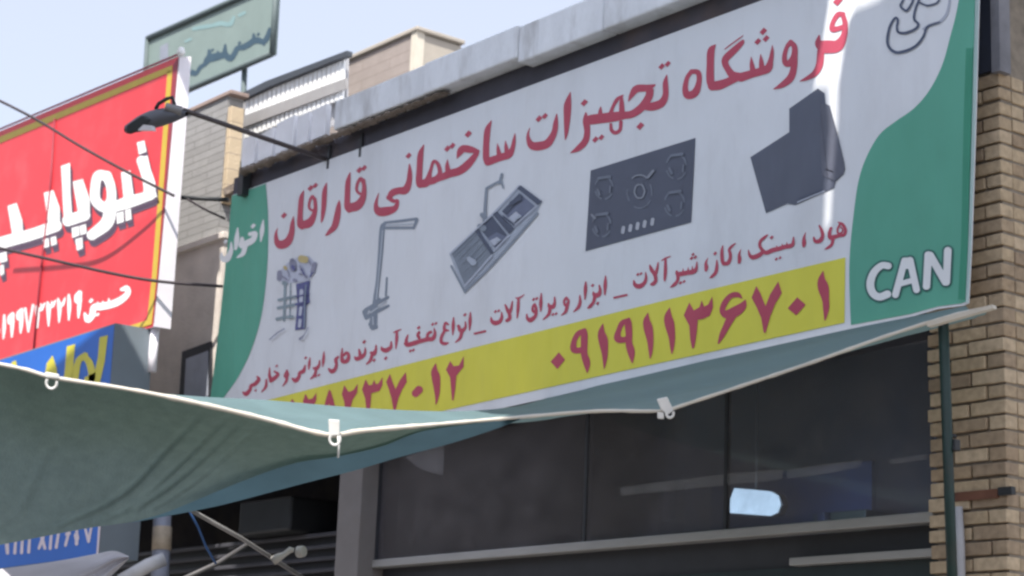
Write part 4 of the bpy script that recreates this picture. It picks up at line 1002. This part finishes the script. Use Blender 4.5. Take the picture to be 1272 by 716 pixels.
o = MB().tube([atd(234, 634, 9.3), atd(246, 655, 9.4), atd(256, 680, 9.5), atd(268, 700, 9.6)], 0.006, 6).build('cord', mat('blue_cord', (0.04, 0.10, 0.26), 0.6, 0.2))
tag(o, 'thin blue cord hanging beside the grey pipe in the dark bay', 'cord'); center(o, atd(268, 700, 9.6))

# ---- street floodlight on its arm
fl = thing('floodlight', 'grey floodlight on a long thin arm in front of the red sign', 'lamp', at(404, 198, 7.03))
A0 = at(404, 198, 7.03)
best = min(((np.linalg.norm(np.cross(atd(228, 137, dd) - A0, np.array([0, -1.0, 0]))), dd) for dd in np.linspace(9, 15, 121)))
dE = best[1]; A1 = atd(228, 137, dE)
m_armm = mat('brown_arm', (0.10, 0.085, 0.085), 0.6, 0.3, metal=0.3, namt=0.2)
MB().tube([A0, A0 * .5 + A1 * .5, A1], 0.017, 10).build('arm', m_armm, fl)
m_cast = mat('grey_cast', (0.095, 0.095, 0.11), 0.55, 0.35, namt=0.15)
def body(u, v):
    # long flattened shell from the arm end to the nose
    c = np.array([232 - 76 * u, 141.5 + 19 * u - 3.5 * math.sin(math.pi * u)])
    hgt = [5.0, 13.0, 17.0, 18.0, 15.0, 7.0]; hh = np.interp(u * 5, range(6), hgt)
    a = 2 * math.pi * v
    px = c[0] + 2.0 * math.cos(a); py = c[1] + hh * 0.5 * 1.35 * math.sin(a)
    return atd(px, py, dE + 0.085 * math.cos(a) * min(1, 0.35 + 2.2 * u * (1.15 - u)))
MB().grid(body, 20, 18).build('housing', m_cast, fl)
MB().prism([atd(158, 156, dE - .10), atd(176, 144, dE - .10), atd(182, 148, dE - .10), atd(172, 160, dE - .10), atd(157, 166, dE - .10)], (0.01, 0.03, -0.0)).build('front_visor', m_black_metal, fl)
MB().prism([atd(171, 162, dE - .115), atd(178, 155, dE - .115), atd(187, 156, dE - .115), atd(189, 162, dE - .115)], (0.0, 0.03, 0)).build('lens', mat('lens_plastic', (0.62, 0.60, 0.62), 0.3, 0.5), fl)
MB().tube([atd(193, 136, dE), atd(197, 129, dE), atd(207, 123, dE), atd(214, 121, dE), atd(216, 128, dE), atd(219, 138, dE)], 0.013, 8).build('bracket', m_black_metal, fl)
MB().tube([atd(205, 133, dE - 0.05), atd(226, 139, dE - 0.03)], [0.03, 0.036], 10).build('clamp', m_greyrod, fl, bevel=0.006)

# ---- cables and rod
m_cable = mat('cable', (0.045, 0.035, 0.04), 0.6, 0.3, namt=0.1)
def cable(name, label, pts, r, cat='cable'):
    P = [at(x, y, yy) for x, y, yy in pts]
    o = MB().tube(cr(P, 8), r, 7).build(name, m_cable); tag(o, label, cat); center(o, P[-1]); return o
cable('cable', 'thin overhead cable running down across the top of the red sign', [(-30,111,5.9),(40,146,6.05),(100,182,6.2),(160,215,6.4),(216,243.5,6.6)], 0.011)
cable('cable', 'short slack cable from the white sign edge to the banner left end', [(232,247,6.72),(256,261,6.85),(280,272,7.0)], 0.009)
cable('cable', 'dark sagging cable crossing the middle of the red sign', [(-30,302,6.0),(60,322,6.15),(140,340,6.35),(200,350,6.6),(277,356,7.0)], 0.012)
o = MB().tube([at(213, 245, 6.72), at(284, 248.5, 7.03)], 0.017, 8).build('tie_rod', m_black_metal)
tag(o, 'short thick black rod joining the red sign to the banner corner', 'rod'); center(o, at(284, 248.5, 7.03))

# ---- white slatted roof railing
YG = 7.7
rl = thing('roof_railing', 'white slatted railing with dark top bar on the roof edge', 'railing', at(366, 150, YG))
m_wslat = mat('white_slat', (0.80, 0.80, 0.80), 0.5, 0.3, namt=0.05)
m_midrail = mat('grey_rail', (0.30, 0.29, 0.29), 0.6, 0.3)
def lerp2(a, b_, t_): return (a[0] + (b_[0] - a[0]) * t_, a[1] + (b_[1] - a[1]) * t_)
NS = 22
for k in range(NS):
    t0, t1 = (k + 0.05) / NS, (k + 0.68) / NS
    qs = [lerp2((305,119),(429,72.5), t0), lerp2((305,119),(429,72.5), t1), lerp2((303,172),(427,121), t1), lerp2((303,172),(427,121), t0)]
    MB().prism([at(x, y, YG) for x, y in qs], (0, 0.02, 0)).build('slat', m_wslat, rl)
MB().prism([at(x, y, YG - 0.02) for x, y in [(300,145),(430,97),(430,110),(300,159)]], (0, 0.018, 0)).build('middle_rail', m_midrail, rl)
MB().prism([at(x, y, YG - 0.04) for x, y in [(284,124),(330,101),(431,63),(431,69),(335,107.5),(286,131)]], (0, 0.05, 0)).build('top_rail', mat('dark_rail', (0.055, 0.062, 0.075), 0.6, 0.3), rl)
MB().prism([at(x, y, YG + 0.06) for x, y in [(300,120),(431,72),(429,150),(298,200)]], (0, 0.02, 0)).build('back_board', mat('grey_board', (0.38, 0.38, 0.40), 0.8, 0.2), rl)

# ---- rooftop block behind
YK = 9.6
bk = thing('stair_block', 'beige rooftop block with pale corner beyond the roof railing', 'building', at(480, 150, YK))
xk = at(517, 45, YK)[0]; zk = at(517, 41, YK)[2]
m_blk = course('pinkish_courses', (0.36, 0.31, 0.29), (0.33, 0.285, 0.265), (0.27, 0.23, 0.21), 0.10, 0.9)
m_blk2 = mat('cream_side', (0.42, 0.38, 0.33), 0.9, 0.15, nscale=3, namt=0.1)
MB().box((at(425, 100, YK)[0] - 2, YK, 0.0), (xk, YK + 0.5, zk)).build('front_wall', m_blk, bk)
MB().box((xk, YK + 0.003, 0.0), (xk + 0.012, YK + 0.50, zk - 0.004)).build('side_wall', m_blk2, bk)
MB().box((xk - 0.06, YK - 0.012, 0.1), (xk + 0.02, YK + 0.08, zk + 0.01)).build('corner_strip', mat('cream_corner', (0.60, 0.55, 0.47), 0.9, 0.1), bk)
MB().box((at(425, 100, YK)[0] - 2, YK - 0.03, zk + 0.011), (xk + 0.05, YK + 0.52, zk + 0.05)).build('coping', m_blk2, bk, bevel=0.008)

# ---- rooftop billboard
YBB = 8.7
bb = thing('roof_billboard', 'pale green framed billboard on a post above the roofs', 'sign', at(303, 140, YBB))
m_bbface = mat('pale_green_face', (0.215, 0.275, 0.26), 0.5, 0.3, nscale=2, namt=0.12)
m_bbframe = mat('billboard_frame', (0.10, 0.13, 0.135), 0.6, 0.3)
tl, tr_, br_, bl = (183.5,48), (343.5,-23), (338,67), (178,136)
MB().prism([at(x, y, YBB) for x, y in (tl, tr_, br_, bl)], (0, 0.05, 0)).build('panel', m_bbface, bb)
mb = MB()
for p, q in ((tl, tr_), (tr_, br_), (br_, bl), (bl, tl)):
    mb.tube([at(*p, YBB - 0.01), at(*q, YBB - 0.01)], 0.030, 6)
mb.build('frame', m_bbframe, bb)
i = Ink(YBB)
for s_ in roof_word: i.shapes([(k, [(q[0], q[1], q[2] + 1.6) for q in pp] if k == 'S' else pp) for k, pp in s_], 0, 1)
for s_ in roof_faint: i.shapes(s_, 1, 1)
i.poly([(199,58),(209,53),(209,85),(198,90)], 2, 1)
i.build('lettering', [mat('dark_teal_letters', (0.045, 0.085, 0.12), 0.5, 0.3), mat('faint_blue_letters', (0.22, 0.34, 0.35), 0.5, 0.3), mat('faded_emblem', (0.26, 0.28, 0.34), 0.5, 0.3)], bb)
MB().tube([at(304, 84, YBB + 0.05), at(301, 150, YBB + 0.05), at(299, 230, YBB + 0.05)], 0.027, 10).build('post', m_bbframe, bb)

# ---- added unseen cloth keeps sun off the banner; its slit makes the streak
ZT = 8.5
def up(P): P = np.array(P); return P + SUN * ((ZT - P[2]) / SUN[2])
slit = [(1030,-170),(1030,0),(1022,50),(1010,112),(1028,112),(1031,160),(1026,230),(1024,285),(1031,285),(1034,230),(1040,160),(1041,112),(1049,60),(1055,28),(1063,14),(1088,4),(1108,-8),(1112,-170)]
poly = [(-10.55, 4.45, ZT), (-10.95, 4.75, ZT), (-11.32, 5.44, ZT), (-11.55, 5.95, ZT)]
poly += [up(at(x, y, YB)) for x, y in slit]
poly += [(-2.0, 5.6, ZT), (-2.0, 2.2, ZT), (-4.4, 2.2, ZT), (-6.05, 3.62, ZT), (-8.0, 3.4, ZT), (-10.2, 2.9, ZT), (-12.4, 2.9, ZT), (-12.4, 4.0, ZT), (-11.2, 4.2, ZT)]
o = MB().prism(poly, (0, 0, 0.01)).build('added_shade_cloth', mat('added_cloth_pale', (0.78, 0.82, 0.88), 0.9, 0.1, trans=0.7, tcol=(0.72, 0.80, 0.92)), fixn=False)
tag(o, 'wide pale cloth added overhead out of view to shade the banner', 'added sun blocker'); center(o, poly[0])
poly = [up(at(x, y, YR)) for x, y in ((-110, 185), (232, 50), (232, 86), (-110, 225))]  # added unseen strip that casts the dark band along the red sign's top
o = MB().prism(poly, (0, 0, 0.01)).build('added_shade_strip', mat('added_strip_grey', (0.2, 0.2, 0.2), 0.9, 0.1), fixn=False)
tag(o, 'narrow strip added overhead out of view to shade the top of the red sign', 'added sun blocker'); center(o, poly[0])

# ---- the other side of the street (what the shop glass mirrors)
def street_front(label, x0, x1, h, rgb, floors, bays, wcol):
    b_ = thing('opposite_building', label, 'building', ((x0 + x1) / 2, -13, 0))
    mw = mat('facade_' + label.split()[1], rgb, 0.9, 0.15, nscale=1.5, namt=0.2, stain=tuple(c * .6 for c in rgb), stain_scale=0.8)
    MB().box((x0, -22, 0), (x1, -13, h)).build('wall', mw, b_)
    MB().box((x0 - 0.05, -13.25, h - 0.5), (x1 + 0.05, -13.002, h + 0.1)).build('cornice', m_wall, b_)
    MB().box((x0 + 0.4, -13.06, 0.0), (x1 - 0.4, -13.003, 2.9)).build('shop_front', m_dark_frame, b_)
    fh = (h - 3.6) / floors; bw = (x1 - x0) / bays
    for f in range(floors):
        for k in range(bays):
            xx = x0 + bw * (k + 0.5); zz = 3.5 + fh * f
            w_ = MB().box((xx - bw * .3, -13.05, zz + 0.5), (xx + bw * .3, -13.003, zz + fh - 0.6)).build('window', wcol, b_)
m_wdark = mat('far_window', (0.04, 0.045, 0.055), 0.2, 0.5)
m_wpale = mat('far_window_frame', (0.22, 0.23, 0.25), 0.3, 0.5)
street_front('tall brown brick building across the street with dark windows', -62, -40, 8.5, (0.20, 0.14, 0.10), 2, 5, m_wdark)
street_front('pale grey rendered building across the street with three floors', -40, -24, 10.5, (0.30, 0.29, 0.27), 2, 4, m_wdark)
street_front('low tan building across the street with pale windows', -24, -8, 6.5, (0.27, 0.22, 0.16), 1, 4, m_wpale)
street_front('long dark grey building across the street facing the shop', -8, 22, 8.0, (0.16, 0.15, 0.15), 2, 6, m_wpale)
